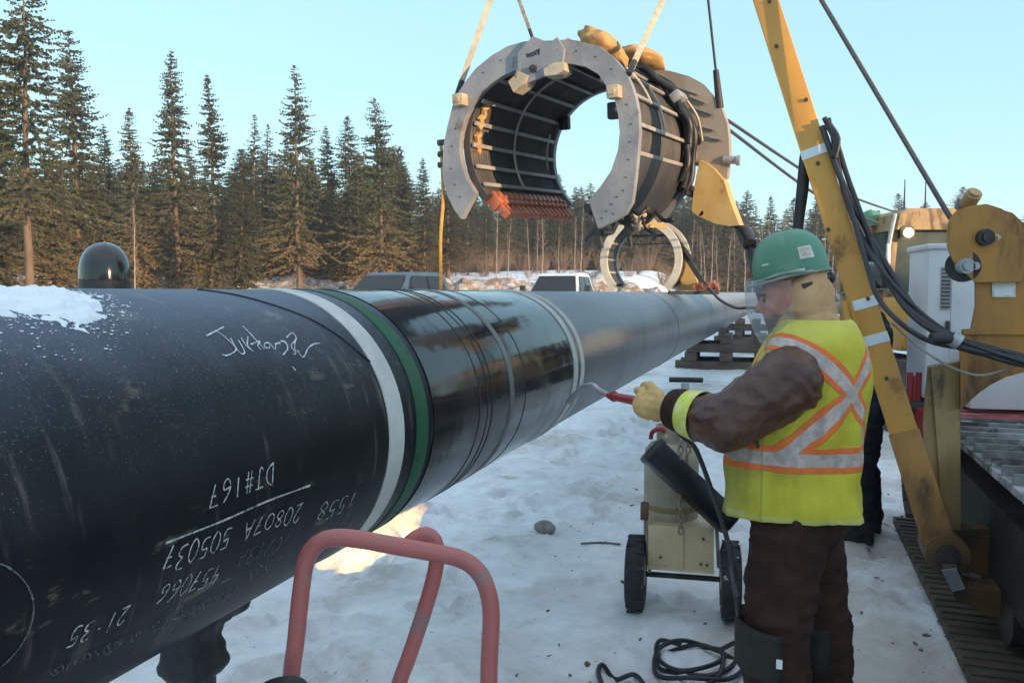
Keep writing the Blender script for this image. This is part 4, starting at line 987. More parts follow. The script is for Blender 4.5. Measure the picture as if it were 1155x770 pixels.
# ---- high-visibility vest cloth: lime with orange-edged silver bands (bands are sewn on; places measured on the body)
def vest_mat(name):
    t = NT(name); v = t.coord(); x, y, z = t.sep(v)
    wob = t.math('MULTIPLY', t.math('SUBTRACT', t.noise(v, 5, 3), .5), .018); zz = t.math('ADD', z, wob)
    lime = t.mix(t.step(t.noise(v, 7, 6, .6), .35, .65), (.55, .48, .040), (.45, .385, .032))
    dirty = t.math('MULTIPLY', t.step(t.math('ADD', t.noise(v, 3.2, 7, .65), t.math('MULTIPLY', x, .55)), .50, .70), .75)
    lime = t.mix(dirty, lime, (.30, .28, .075))
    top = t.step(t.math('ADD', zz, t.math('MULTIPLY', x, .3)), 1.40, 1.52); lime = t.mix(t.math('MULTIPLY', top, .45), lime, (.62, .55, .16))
    orange = t.mix(t.step(t.noise(v, 22, 4), .4, .65), (.82, .17, .035), (.66, .15, .05))
    silver = t.mix(t.step(t.noise(v, 26, 5, .65), .35, .65), (.56, .46, .40), (.36, .30, .28))
    def strip(d, wO, wS):                          # d: distance from the middle of the band
        a = t.math('ABSOLUTE', d); return t.math('SUBTRACT', 1.0, t.step(a, wO-.0015, wO+.0015)), t.math('SUBTRACT', 1.0, t.step(a, wS-.0015, wS+.0015))
    waist = t.math('SUBTRACT', zz, 1.090)
    sd_ = t.math('MULTIPLY', t.math('ADD', x, y), .707); bk_ = t.math('MULTIPLY', t.math('SUBTRACT', y, x), .707)
    ay = t.math('ABSOLUTE', sd_)
    back = t.step(bk_, -.03, .02); front = t.math('SUBTRACT', 1.0, back)
    above = t.step(zz, 1.09, 1.11)
    dx1 = t.math('MULTIPLY', t.math('SUBTRACT', t.math('ABSOLUTE', t.math('SUBTRACT', zz, 1.315)), t.math('MULTIPLY', ay, 1.15)), .66)
    dfr = t.math('SUBTRACT', t.math('ABSOLUTE', y), .125)
    mO = mS = None
    for d, msk in ((waist, None), (dx1, t.math('MULTIPLY', back, above)), (dfr, t.math('MULTIPLY', front, above))):
        o_, s_ = strip(d, .044 if msk is None else .036, .0225 if msk is None else .0185)
        if msk is not None: o_ = t.math('MULTIPLY', o_, msk); s_ = t.math('MULTIPLY', s_, msk)
        mO = o_ if mO is None else t.math('MAXIMUM', mO, o_); mS = s_ if mS is None else t.math('MAXIMUM', mS, s_)
    col = t.mix(mO, lime, orange); col = t.mix(mS, col, silver)
    hem = t.band(z, .885, .010); col = t.mix(t.math('MULTIPLY', hem, .4), col, (.5, .5, .25))
    zipm = t.math('MULTIPLY', t.math('SUBTRACT', 1.0, t.step(t.math('ABSOLUTE', t.math('SUBTRACT', x, .095)), .003, .005)), t.step(y, .05, .06)); col = t.mix(t.math('MULTIPLY', zipm, .5), col, (.2, .2, .05))
    h = t.math('ADD', t.math('MULTIPLY', mO, .5), t.noise(t.mapping(v, (1, 1, .5)), 15, 4, .55)); nb = t.bump(h, .5, .02); nb = t.bump(t.noise(v, 160, 3), .2, .002, nb)
    t.bsdf(col, t.mixf(mS, .75, .4), 0, nb, .3); return t.mat
M['vest'] = vest_mat('lime_safety_vest')

def curl_hand(mb, wrist, d, up, out, thumb_side, grip=.9, s=1.0):
    """palm and five fingers closing round a bar; d: along the forearm, up: towards the thumb edge, out: from palm to the back of the hand"""
    d, up, out = V(d).normalized(), V(up).normalized(), V(out).normalized(); w_ = V(wrist)
    for k in range(5):
        u = k/4; mb.ball(w_ + d*.02*s + d*u*.07*s, ((.030+.012*u)*s,)*3, 10, 6)
    for k in range(4):
        base = w_ + d*.095*s + up*(.037-.0245*k)*s
        L = (.036, .041, .038, .029)[k]*s; r = (.0105, .011, .0105, .0092)[k]*s
        mb.ball(w_ + d*.07*s + up*(.030-.020*k)*s, .017*s, 8, 6)
        p = base; ang = .25
        for j, l in enumerate((L, L*.72, L*.55)):
            ang += grip*(.95, 1.1, .8)[j]*.95
            q = p + (d*cos(ang) - out*sin(ang))*l; capsule(mb, p, q, r*(1-.07*j), r*(.94-.07*j), 8); p = q
    b = w_ + d*.045*s + up*.030*s; p = b + (d*.55+up*.65-out*.45).normalized()*.045*s; q = p + (d*.65-out*.75-up*.1).normalized()*.038*s
    capsule(mb, b, p, .016*s, .0135*s, 8); capsule(mb, p, q, .0135*s, .0115*s, 8)

def skin_mat(hd, hx, hz):
    t = NT('bearded_skin'); v = t.coord(); n_ = t.noise(v, 14, 5, .6)
    q = t.n('ShaderNodeVectorMath', operation='SUBTRACT'); t.w(v, q.inputs[0]); q.inputs[1].default_value = hd
    def dot(a): d = t.n('ShaderNodeVectorMath', operation='DOT_PRODUCT'); t.w(q.outputs[0], d.inputs[0]); d.inputs[1].default_value = a; return d.outputs['Value']
    a_, c_ = dot(hx), dot(hz); fuzz = t.math('MULTIPLY', t.math('SUBTRACT', t.noise(v, 60, 4, .7), .5), .045)
    jaw = t.math('SUBTRACT', 1.0, t.step(t.math('ADD', t.math('ADD', c_, fuzz), t.math('MULTIPLY', t.math('ABSOLUTE', t.math('SUBTRACT', a_, .06)), .35)), -.062, -.038))
    col = t.mix(t.step(n_, .35, .65), (.50, .16, .09), (.66, .27, .16)); col = t.mix(t.math('MULTIPLY', jaw, .82), col, (.075, .045, .032))
    t.bsdf(col, .55, 0, t.bump(t.noise(v, 140, 4), .15, .002), .35); return t.mat

def make_person(name, label, loc, rotz, J, kit, vox=.011):
    """J: joints in the person's own space (X ahead, Y to their left, Z up); the body is one fused skin, clothing goes over it"""
    root_m = MB()
    L, R = 'L', 'R'
    hd = J['head']; nk = J['neck']
    root_m.ball(hd, (.098, .078, .118), 20, 14)
    hx = V(J.get('look', (1, 0, 0))).normalized(); hy = V((0, 0, 1)).cross(hx).normalized(); hz = hx.cross(hy)
    def hp(a, b, c): return hd + hx*a + hy*b + hz*c
    root_m.ball(hp(.045, 0, -.075), (.055, .055, .055), 14, 10); root_m.ball(hp(.075, 0, -.098), (.024, .026, .022), 10, 8)        # jaw, chin
    root_m.cyl(hp(.088, 0, .012), hp(.118, 0, -.030), .010, .015, 8); root_m.ball(hp(.116, 0, -.030), (.015, .016, .012), 10, 8)    # nose
    root_m.ball(hp(.092, 0, -.062), (.012, .026, .010), 10, 8); root_m.ball(hp(.083, 0, .03), (.02, .055, .014), 12, 8)              # lips, brow
    for s in (1, -1):
        root_m.ball(hp(-.002, .080*s, -.012), (.018, .010, .032), 10, 8); root_m.ball(hp(.06, .042*s, -.025), (.03, .024, .026), 10, 8)
    capsule(root_m, hd+V((-.015, 0, -.06)), nk, .060, .068)
    torso = J['torso']                                   # list of (point, rx, ry)
    for (a, ax_, ay_), (b, bx_, by_) in zip(torso, torso[1:]):
        for u in (0, .33, .66):
            c = V(a).lerp(V(b), u); root_m.ball(c, (ax_*(1-u)+bx_*u, ay_*(1-u)+by_*u, .09), 18, 10)
    capsule(root_m, torso[-1][0], nk, .085, .068)
    for s in (L, R):
        sh, el, wr = V(J['shoulder'+s]), V(J['elbow'+s]), V(J['wrist'+s])
        capsule(root_m, sh, el, .062, .046); capsule(root_m, el, wr, .046, .032); capsule(root_m, V(torso[-1][0]), sh, .08, .066)
        curl_hand(root_m, wr, J.get('hand'+s, wr-el), J.get('thumb'+s, (0, 0, 1)), J.get('back'+s, (0, 1 if s == L else -1, 0)), s, .9, .92)
        hi, kn, an = V(J['hip'+s]), V(J['knee'+s]), V(J['ankle'+s])
        capsule(root_m, hi, kn, .088, .060); capsule(root_m, kn, an, .060, .042); capsule(root_m, an+V((-.03, 0, -.045)), an+V((.13, 0, -.06)), .04, .03)
    me = remeshed(root_m, vox, 3); me.materials.append(skin_mat(hd, hx, hz) if kit.get('beard') else M['skin'])
    o = bpy.data.objects.new(name, me); link(o); o.location = loc; o.rotation_euler = (0, 0, rotz); tag(o, label, 'person')
    # eyes
    for s in (1, -1):
        m = MB(); m.ball(hp(.083, .032*s, .004), (.010, .012, .009), 10, 8); m.build('eye', M['rubber'], o)
    # trousers
    k = kit.get('baggy', 1.0); m = MB()
    for s in (L, R):
        hi, kn, an = V(J['hip'+s]), V(J['knee'+s]), V(J['ankle'+s])
        capsule(m, hi, kn, .117*k, .098*k); capsule(m, kn, an+V((0, 0, .03)), .098*k, .100*k); m.ball(an+V((-.005, 0, .06)), (.105*k, .095*k, .06), 14, 8)
    p0 = V(J['hipL']).lerp(V(J['hipR']), .5)
    m.ball(p0+V((-.01, 0, .03)), (.162*k, .185*k, .17), 18, 12); m.ball(p0+V((0, 0, .16)), (.155*k, .18*k, .12), 18, 12)
    tm = remeshed(m, .012, 4, .019, 8, 1, (1, 1, 1.7)); tm.materials.append(kit['trouser']); link(bpy.data.objects.new('trousers', tm), o)
    # jacket
    m = MB(); jk = kit.get('jacket_k', 1.0)
    for (a, ax_, ay_), (b, bx_, by_) in zip(torso, torso[1:]):
        for u in (0, .33, .66, 1):
            c = V(a).lerp(V(b), u); m.ball(c, ((ax_*(1-u)+bx_*u+.022)*jk, (ay_*(1-u)+by_*u+.02)*jk, .10), 20, 10)
    capsule(m, torso[-1][0], V(nk)+V((-.01, 0, -.03)), .100, .088)
    for s in (L, R):
        sh, el, wr = V(J['shoulder'+s]), V(J['elbow'+s]), V(J['wrist'+s]); ft = kit.get('sleeve', 1.0)
        capsule(m, sh, el, .116*ft, .095*ft); capsule(m, el, wr-(wr-el).normalized()*.01, .096*ft, .066*ft); capsule(m, V(torso[-1][0]), sh, .085, .108*ft)
    jm = remeshed(m, .009, 4, kit.get('wr', .013), kit.get('ws', 8), 2, (1, 1, 1.5)); jm.materials.append(kit['jacket']); link(bpy.data.objects.new('jacket', jm), o)
    # boots
    for s in (L, R):
        an = V(J['ankle'+s]); m = MB(); capsule(m, an+V((0, 0, .06)), an, .062, .058); capsule(m, an+V((-.04, 0, -.04)), an+V((.13, 0, -.05)), .055, .045); m.box(an+V((.045, 0, -.085)), (.27, .095, .03), None, .01)
        bm_ = remeshed(m, .009, 3); bm_.materials.append(M['boot']); link(bpy.data.objects.new('boot', bm_), o)
    # gloves
    if kit.get('glove'):
        for s in (L, R):
            m = MB(); wr, el = V(J['wrist'+s]), V(J['elbow'+s]); d = V(J.get('hand'+s, wr-el)).normalized()
            curl_hand(m, wr, d, J.get('thumb'+s, (0, 0, 1)), J.get('back'+s, (0, 1 if s == L else -1, 0)), s, .85, 1.32); capsule(m, wr-(wr-el).normalized()*.035, wr+d*.03, .050, .044)
            gm = remeshed(m, .0045, 1, .004, 26, 3); gm.materials.append(kit['glove']); link(bpy.data.objects.new('glove', gm), o)
    return o, hp

def hard_hat(parent, base, tilt, mat, s=1.0, brim=True, round_=False):
    """base: middle of the shell's rim; tilt: forward pitch"""
    R = Matrix.Rotation(tilt, 3, 'Y'); m = MB(); rings = []; n = 48
    prof = [(1.0, 0), (1.005, .02), (1.0, .045), (.975, .072), (.93, .100), (.85, .128), (.73, .152), (.57, .171), (.38, .183), (.19, .1895), (.001, .191)]
    if round_: prof = [(1, 0), (.99, .035), (.96, .065), (.90, .094), (.81, .12), (.69, .143), (.55, .160), (.39, .172), (.2, .179), (.001, .181)]
    for q, h in prof:
        ring = []
        for i in range(n):
            a = 2*pi*i/n; ridge = .006*math.exp(-(sin(a)/.18)**2)*(q < .99)*smooth(.02, .09, h)
            ring.append(base + R@V((cos(a)*.150*q*s, sin(a)*.122*q*s, (h+ridge)*s)))
        rings.append(ring)
    m.loft(rings, cap=False); sh = m.build('hard_hat', mat, parent, angle=60)
    if brim:
        m = MB(); b = []
        for (k0, h) in ((.97, .004), (1.0, .006), (1.0, -.002), (.97, -.006)):
            b.append([base + R@V((cos(2*pi*i/n)*(.150*k0+.010*(k0 == 1)+.030*(k0 == 1)*max(0, cos(2*pi*i/n))**1.5)*s, sin(2*pi*i/n)*(.122*k0+.012*(k0 == 1))*s, (h-.012*(k0 == 1)*max(0, cos(2*pi*i/n)))*s)) for i in range(n)])
        m.loft(b+[b[0]], cap=False); m.build('brim', M['hatgrey'], sh, angle=60)
    def onhat(az, h, lift=.002):
        h0_ = h; h = max(0, min(.187, h)); q = 1
        for (q0, h0), (q1, h1) in zip(prof, prof[1:]):
            if h0 <= h <= h1: q = q0+(q1-q0)*(h-h0)/(h1-h0); break
        return base + R@V((cos(az)*(.150*q*s+lift), sin(az)*(.122*q*s+lift), h*s+lift*.5))
    return sh, onhat
def hat_patch(sh, onhat, a0, a1, h0, h1, mat, lift=.002, name='sticker'):
    m = MB(); n = 6; m.loft([[onhat(a0+(a1-a0)*i/n, h0+(h1-h0)*j/n, lift) for i in range(n+1)] for j in range(n+1)], False, False); return m.build(name, mat, sh, angle=180)

# ---------------------------------------------------------------- the torch worker
WX, WY = 1.02, 2.86; WROT = atan2(.36, -.93)
def wl(px, py, Y):                     # pixel -> the worker's own space, at sideways distance Y to his left
    c_, s_ = cos(WROT), sin(WROT); left = V((-s_, c_, 0)); p = on_plane(px, py, V((WX, WY, 0))+left*Y, left); d = p-V((WX, WY, 0)); return V((d.x*c_+d.y*s_, Y, d.z))
TIP = at(642, 437, 3.6)
Wm = Matrix.Translation((WX, WY, 0)) @ Matrix.Rotation(WROT, 4, 'Z'); Wi = Wm.inverted()
wrist = wl(764, 462, .17); hand_c = wl(741, 458, .15)

J = dict(head=wl(890, 334, 0), look=(1, .05, -.22), neck=wl(915, 385, 0)+V((0, 0, 0)),
         torso=[(V((-.005, 0, .93)), .155, .175), (V((.01, 0, 1.08)), .165, .17), (V((-.02, 0, 1.22)), .15, .17), (V((-.055, 0, 1.36)), .135, .165), (V((-.075, 0, 1.45)), .10, .13)],
         shoulderL=wl(889, 431, .205), elbowL=wl(820, 478, .27), wristL=wrist, handL=hand_c-wrist, thumbL=(.25, .15, 1), backL=(-.1, 1, .1),
         shoulderR=V((-.05, -.205, 1.40)), elbowR=V((-.02, -.30, 1.13)), wristR=V((-.04, -.24, .90)), handR=(.3, .1, -.3), thumbR=(.6, .5, .3), backR=(0, -1, 0),
         hipL=V((.0, .105, .86)), kneeL=wl(873, 722, .125), ankleL=V((.03, .13, .10)), hipR=V((-.03, -.105, .86)), kneeR=wl(925, 716, -.13), ankleR=V((-.11, -.14, .10)))
worker, whp = make_person('person', 'worker in green hard hat and lime vest with orange bands, holding out a torch', (WX, WY, 0), WROT, J,
                          dict(jacket=M['leather'], trouser=M['duck'], glove=M['glove'], baggy=1.12, sleeve=1.0, wr=.011, ws=12, beard=True), .010)
# vest: stacked sections round the body
vs_ = [(.872, .004, .240, .246), (.90, .005, .240, .246), (.98, .008, .232, .238), (1.08, .004, .230, .236), (1.18, -.012, .222, .232), (1.28, -.030, .212, .228), (1.36, -.045, .204, .230), (1.42, -.056, .190, .226), (1.465, -.062, .172, .212), (1.505, -.066, .150, .182), (1.535, -.066, .134, .150), (1.552, -.064, .122, .130), (1.556, -.064, .112, .120)]
P_, _ = spline([V((z, c, a)) for z, c, a, b in vs_], 6); Q_, _ = spline([V((z, b, 0)) for z, c, a, b in vs_], 6)
m = MB(); rings = []
for A_, B_ in zip(P_, Q_):
    z, c, a, b = A_.x, A_.y, A_.z, B_.y; ring = []
    for i in range(140):
        th = 2*pi*i/140; e = .82; x = math.copysign(abs(cos(th))**e, cos(th))*a; y = math.copysign(abs(sin(th))**e, sin(th))*b
        wv = 1.6*(.010*noise.noise(V((th*2.2*cos(th*.5), z*5, 1)))+.013*noise.noise(V((cos(th)*3.2, sin(th)*3.2, z*7)))+.006*noise.noise(V((cos(th)*8, sin(th)*8, z*6))))
        k = smooth(1.5, .9, z)*.8+.35; nrm = V((cos(th), sin(th), 0))
        sag = -.006*sin(th*2+.6)*smooth(1.0, .87, z)
        ring.append(V((c+x, y, z+sag))+nrm*wv*k)
    rings.append(ring)
m.loft(rings, cap=False)
ve = m.build('safety_vest', M['vest'], worker, angle=180); ve.modifiers.new('t', 'SOLIDIFY').thickness = .006
# dark armhole edge where the sleeve comes out, front opening and zip flap
m = MB(); m.tube([wl(855, 505, .232), wl(851, 480, .235), wl(848, 455, .235)], .006, 6, 4); m.build('zip', M['rubber'], worker)
# reflective cuff
a, b = J['elbowL'], J['wristL']; m = MB(); f = lambda u: a.lerp(b, u)
m.tube([f(.50), f(.64), f(.80)], .080, 24, 3, rs=[.092, .087, .082], caps=False)
t = NT('lime_reflective_cuff'); v = t.coord(); col = t.mix(t.step(t.noise(v, 30, 4), .4, .6), (.62, .62, .06), (.72, .70, .25)); t.bsdf(col, .45, 0, t.bump(t.noise(v, 40, 4), .4, .004), .4)
cu = m.build('reflective_cuff', t.mat, worker); cu.modifiers.new('t', 'SOLIDIFY').thickness = .004
m = MB(); m.tube([f(.80), f(.94), f(1.10)], .07, 20, 3, rs=[.081, .079, .072], caps=False); cu = m.build('sleeve_end', M['duck'], worker); cu.modifiers.new('t', 'SOLIDIFY').thickness = .004
# hood and collar
hd = J['head']; m = MB()
m.ball(hd+V((-.062, 0, -.012)), (.090, .104, .135), 20, 14); m.ball(hd+V((-.075, 0, -.13)), (.105, .112, .115), 20, 12); m.ball(hd+V((-.10, 0, -.055)), (.06, .075, .07), 16, 10); capsule(m, hd+V((-.05, 0, -.13)), hd+V((-.075, 0, -.20)), .105, .125)
hm = remeshed(m, .007, 4, .012, 11, 5, (1, 1, 1)); hm.materials.append(M['hood']); link(bpy.data.objects.new('hood', hm), worker)
m = MB(); c0 = V(J['neck'])+V((-.015, 0, -.022)); n = 40
m.loft([[c0+V((cos(2*pi*i/n)*r, sin(2*pi*i/n)*r*1.05, h - .05*cos(2*pi*i/n))) for i in range(n)] for r, h in ((.150, -.05), (.150, -.015), (.138, .03), (.128, .033), (.134, -.01))], False); m.build('collar', M['duck'], worker)
# beard, eyebrow and the edge of the hood round the face
M['beard'] = cloth('dark_beard', (.045, .026, .018), (.09, .06, .045), .95, 40, .8, 220)
for s in (1, -1):
    m = MB(); m.tube([whp(.098, .012*s, .022), whp(.096, .032*s, .027), whp(.080, .056*s, .020)], .006, 6, 4); m.build('eyebrow', M['beard'], worker)
# hard hat
hb_ = wl(893, 312, 0); sh, onhat = hard_hat(worker, hb_, radians(11), M['greenhat'], .865)
hat_patch(sh, onhat, radians(108), radians(132), .058, .108, M['sticker']); hat_patch(sh, onhat, radians(112), radians(126), .066, .100, M['stickerred'], .0032)
hat_patch(sh, onhat, radians(66), radians(112), .004, .020, M['sticker']); hat_patch(sh, onhat, radians(47), radians(60), .060, .068, M['sticker'])
m = MB(); m.tube([onhat(radians(80+6*k), .012-.002*abs(k), .008) for k in range(-9, 8)], .006, 6, 2); m.build('shield_bracket', M['hatgrey'], sh)
m = MB(); m.tube([onhat(radians(180+12*k), .0, -.004)+V((0, 0, -.018-.004*abs(k))) for k in range(-6, 7)], .010, 8, 2); m.ball(onhat(radians(180), 0, 0)+V((-.004, 0, -.03)), (.015, .025, .02)); m.build('headband', M['rubber'], sh)
# clear face shield hanging from the hat's front
m = MB(); rings = []
for j in range(13):
    u = j/12; rings.append([hb_ + V((-.012+.170*cos(a)*(1-.06*u*u) + .02*sin(u*pi) - .045*u, .128*sin(a)*(1-.12*u), -.015 - .225*u*(1-.10*(1-cos(a))) )) for a in [radians(-88+176*i/24) for i in range(25)]])
m.loft(rings, False, False); fs_ = m.build('face_shield', M['shield'], worker, angle=180)
# knee pads
for s, lab in (('L', 1), ('R', 0)):
    kn = V(J['knee'+s]); m = MB(); rings = []
    for j in range(7):
        h = .085-.17*j/6; rings.append([kn+V((cos(a)*.136, sin(a)*.136, h+.012*cos(a*2))) for a in [radians(-105+210*i/16) for i in range(17)]])
    m.loft(rings, False, False); k_ = m.build('knee_pad', M['kneepad'], worker, angle=180); k_.modifiers.new('t', 'SOLIDIFY').thickness = .008
    m = MB(); m.box(kn+V((-.025, .140*(1 if s == 'L' else -1), -.02)), (.02, .008, .03)); m.build('buckle', M['lens'], k_)
# the torch in his hand
h0 = wl(733, 455, .12); tor0 = Wm @ h0; tdir = (TIP-tor0).normalized()
tc = empty('propane_torch', tor0); tag(tc, 'heating torch with red grip held out by the worker toward the pipe', 'torch')
m = MB(); m.cyl(-tdir*.07, tdir*.29, .020, .017, 14); m.cyl(tdir*.0, tdir*.03, .023, .023, 14); m.cyl(tdir*.28, tdir*.33, .022, .013, 14); m.build('grip', M['red'], tc)
m = MB(); Lt = (TIP-tor0).length
m.tube([tdir*.32, tdir*.42+V((0, 0, .015)), tdir*(Lt-.24)+V((0, 0, .03)), tdir*(Lt-.13)+V((0, 0, .012)), tdir*(Lt-.06)+V((0, 0, -.035))], .011, 8, 5); m.build('wand', M['steel'], tc)
m = MB(); e0 = tdir*(Lt-.09)+V((0, 0, -.01)); e1 = tdir*(Lt+.0)+V((0, 0, -.06)); m.cyl(e0, e1, .011, .016, 14); m.build('nozzle', M['steel'], tc)
m = MB(); q0 = tor0 - tdir*.06; pts = [q0, Wm@wl(748, 470, .04), Wm@wl(770, 492, .05), Wm@wl(784, 505, .06), Wm@wl(800, 545, .10), Wm@wl(818, 600, .17), Wm@wl(832, 660, .20)]
hose_a = [p - tor0 for p in pts]; m.tube(hose_a, .009, 8, 6); m.build('hose', M['hose'], tc)

# ---------------------------------------------------------------- second worker, mostly hidden behind the first and the boom
def stand(dz=0, arms='down'):
    d = dict(head=V((0, 0, 1.63)), neck=V((-.02, 0, 1.48)), torso=[(V((0, 0, .93)), .13, .165), (V((.01, 0, 1.1)), .13, .16), (V((-.01, 0, 1.25)), .125, .165), (V((-.02, 0, 1.38)), .115, .16)],
             hipL=V((0, .10, .88)), hipR=V((0, -.10, .88)), kneeL=V((.02, .11, .48)), kneeR=V((.01, -.11, .48)), ankleL=V((0, .12, .10)), ankleR=V((-.02, -.12, .10)))
    for s, k in (('L', 1), ('R', -1)):
        if arms == 'down': d['shoulder'+s] = V((-.02, .20*k, 1.39)); d['elbow'+s] = V((-.03, .25*k, 1.11)); d['wrist'+s] = V((.07, .24*k, .87))
        else: d['shoulder'+s] = V((-.02, .20*k, 1.39)); d['elbow'+s] = V((.14, .24*k, 1.16)); d['wrist'+s] = V((.34, .12*k, 1.06))
    return d
p = on_ground(973, 607)
w2, _ = make_person('person', 'person in dark navy clothes whose legs show behind the torch worker', (p.x, p.y+.02, 0), radians(150), stand(0, 'front'), dict(jacket=M['navy'], trouser=M['navy'], glove=M['glove'], baggy=.95, sleeve=.95), .013)
hard_hat(w2, V((.0, 0, 1.665)), radians(4), M['blackhat'], .97)
# ---------------------------------------------------------------- man in the black helmet on the far side of the pipe
HD = 4.3; hp_ = at(119, 330, HD); gz = ground_z(hp_.x, hp_.y); hs_ = at(119, 273, HD).z - gz
w3, _ = make_person('person', 'person hidden behind the pipe except for a shiny black helmet', (hp_.x, hp_.y, gz+.06), radians(-58), stand(0, 'front'), dict(jacket=M['navy'], trouser=M['navy'], glove=M['glove'], baggy=.95, sleeve=.95), .013)
sh3, on3 = hard_hat(w3, V((0, 0, 1.665)), radians(2), M['blackhat'], 1.07, brim=False, round_=True)
m = MB(); m.loft([[V((cos(2*pi*i/32)*a, sin(2*pi*i/32)*a*.82, z)) for i in range(32)] for a, z in ((.153, 1.66), (.156, 1.64), (.158, 1.59), (.150, 1.585))], False); m.build('ear_curtain', M['rubber'], w3)
hat_patch(sh3, on3, radians(150), radians(172), .018, .052, M['hatgrey']); hat_patch(sh3, on3, radians(150), radians(176), .0, .014, M['sticker']); hat_patch(sh3, on3, radians(186), radians(194), .03, .06, M['sticker'])
# ================================================================== machines on the right
def bw(m, name, mat, root, parent=None, **k):
    """build shapes given in world space as a part of a thing whose Empty stands unrotated at root"""
    o_ = root.location if root.parent is None else root.location
    m.v = [tuple(V(p)-root.location) for p in m.v]
    return m.build(name, mat, parent or root, **k)
def pxprism(pts, depth, th):
    m = MB(); P = [at(x, y, depth) for x, y in pts]; m.prism(P, V((.42*th, .9*th, 0))); return m
M['mudochre'] = pm('mud_caked_ochre', (.17, .085, .024), (.10, .055, .022), 4, .7, 0, .4, 24, (.05, .036, .026), 4, .46, .62)
pl = empty('pipelayer', (2.35, 4.0, 0)); tag(pl, 'dirty yellow crawler pipelayer with long box boom, nearest machine at the right', 'pipelayer')
# boom
bA = at(1060, 614, 3.75); bB = at(790, -230, 5.1); bd = (bB-bA).normalized(); bup = (CAM-bA).normalized()
bx = bd.cross(bup).normalized()
m = MB(); m.beam(bA+bd*.10, bB, .130, .16, bup, .008); boom = bw(m, 'boom', M['yellow'], pl)
m = MB()
for u in (.13, .27, .45, .62):
    c = bA.lerp(bB, u)
m.beam(bA+bd*.02, bA+bd*.55, .142, .172, bup, .006); bw(m, 'boom_foot', M['ochre'], pl, boom)
def px_on_boom(px, py):
    n = bx.cross(bd); p0 = bA + bup*.085; nn = (bup - bd*bup.dot(bd)).normalized(); return on_plane(px, py, p0, nn)
for px, py in ((923, 169), (971, 343), (985, 383)):
    c = px_on_boom(px, py); c = bA + bd*(c-bA).dot(bd)
    m = MB(); m.beam(c-bd*.026, c+bd*.026, .137, .166, bup); bw(m, 'band', M['white'], pl, boom)
for px, py in ((955, 345), (968, 386)):
    c = px_on_boom(px, py); m = MB(); m.box(c - bx*.03, (.09, .07, .06), None, .012); bw(m, 'hose_clamp', M['steel'], pl, boom)
for u, s in ((.18, 0), (.27, .6), (.36, -1), (.44, 0), (.52, .8), (.60, -.4), (.66, .3)):
    m = MB(); c = bA.lerp(bB, u) + bx*.05*s + (bup-bd*bup.dot(bd)).normalized()*.080; m.cyl(c, c+(bup-bd*bup.dot(bd)).normalized()*.012, .010, .010, 8); bw(m, 'rivet', M['darksteel'], pl, boom)
m = MB(); c = bB; m.cyl(c-bx*.12, c+bx*.12, .16, .16, 20); bw(m, 'boom_head', M['ochre'], pl, boom)
# pivot with its pin, bracket on the track frame
m = MB(); ax_ = PD; c = bA+V((.02, 0, -.02)); m.cyl(c-ax_*.10, c+ax_*.14, .095, .095, 24); bw(m, 'pivot', M['mudochre'], pl)
m = MB(); m.cyl(c-ax_*.135, c-ax_*.09, .052, .052, 16); m.cyl(c-ax_*.150, c-ax_*.13, .026, .026, 12); bw(m, 'pivot_pin', M['darksteel'], pl)
m = pxprism([(1072, 598), (1110, 596), (1160, 604), (1260, 620), (1260, 700), (1170, 690), (1120, 655), (1085, 640)], 3.78, .14); bw(m, 'pivot_bracket', M['mudochre'], pl)
m = pxprism([(1064, 641), (1080, 640), (1090, 663), (1160, 668), (1260, 680), (1260, 740), (1150, 722), (1128, 698), (1078, 676)], 3.55, .16); bw(m, 'pivot_bracket', M['mudochre'], pl)
m = pxprism([(1062, 643), (1079, 641), (1089, 664), (1074, 667)], 3.535, .012); bw(m, 'wear_plate', M['steel'], pl)
# winch side plate with bosses
wp = [(1069, 255), (1072, 245), (1079, 237), (1095, 232), (1113, 230), (1129, 235), (1142, 243), (1149, 254), (1152, 268), (1153, 300), (1153, 318), (1101, 318), (1092, 311), (1082, 305), (1074, 292), (1069, 276)]
m = pxprism(wp, 3.70, .07); wpl = bw(m, 'winch_plate', M['ochre'], pl, angle=30)
m = pxprism([(1128, 236), (1142, 240), (1155, 252), (1163, 275), (1230, 275), (1230, 330), (1150, 330), (1150, 270)], 3.86, .2); bw(m, 'winch_housing', M['ochre'], pl)
def boss(px, py, r, mat, dep=3.70, l=.03):
    m = MB(); c = at(px, py, dep); m.cyl(c-V((0, l, 0)), c+V((0, .01, 0)), r, r, 20); m.cyl(c-V((0, l+.012, 0)), c-V((0, l, 0)), r*.62, r*.55, 16); return bw(m, 'boss', mat, pl, wpl)
boss(1109, 268, .038, M['darksteel']); boss(1121, 268, .014, M['brass']); boss(1087, 300, .036, M['steel']); boss(1097, 300, .018, M['steel'])
m = MB(); m.cyl(at(1086, 300, 3.72), at(1086, 300, 3.86), .075, .075, 20); bw(m, 'sheave', M['rubber'], pl)
m = MB(); m.cyl(at(1091, 231, 3.76), at(1099, 218, 3.70), .035, .035, 16); m.cyl(at(1099, 218, 3.70), at(1100, 216.5, 3.695), .026, .026, 16); bw(m, 'pin', M['tanpaint'], pl)
m = MB(); m.cyl(at(1082, 234, 3.85), at(1086, 222, 3.80), .022, .022, 12); bw(m, 'pin', M['steel'], pl)
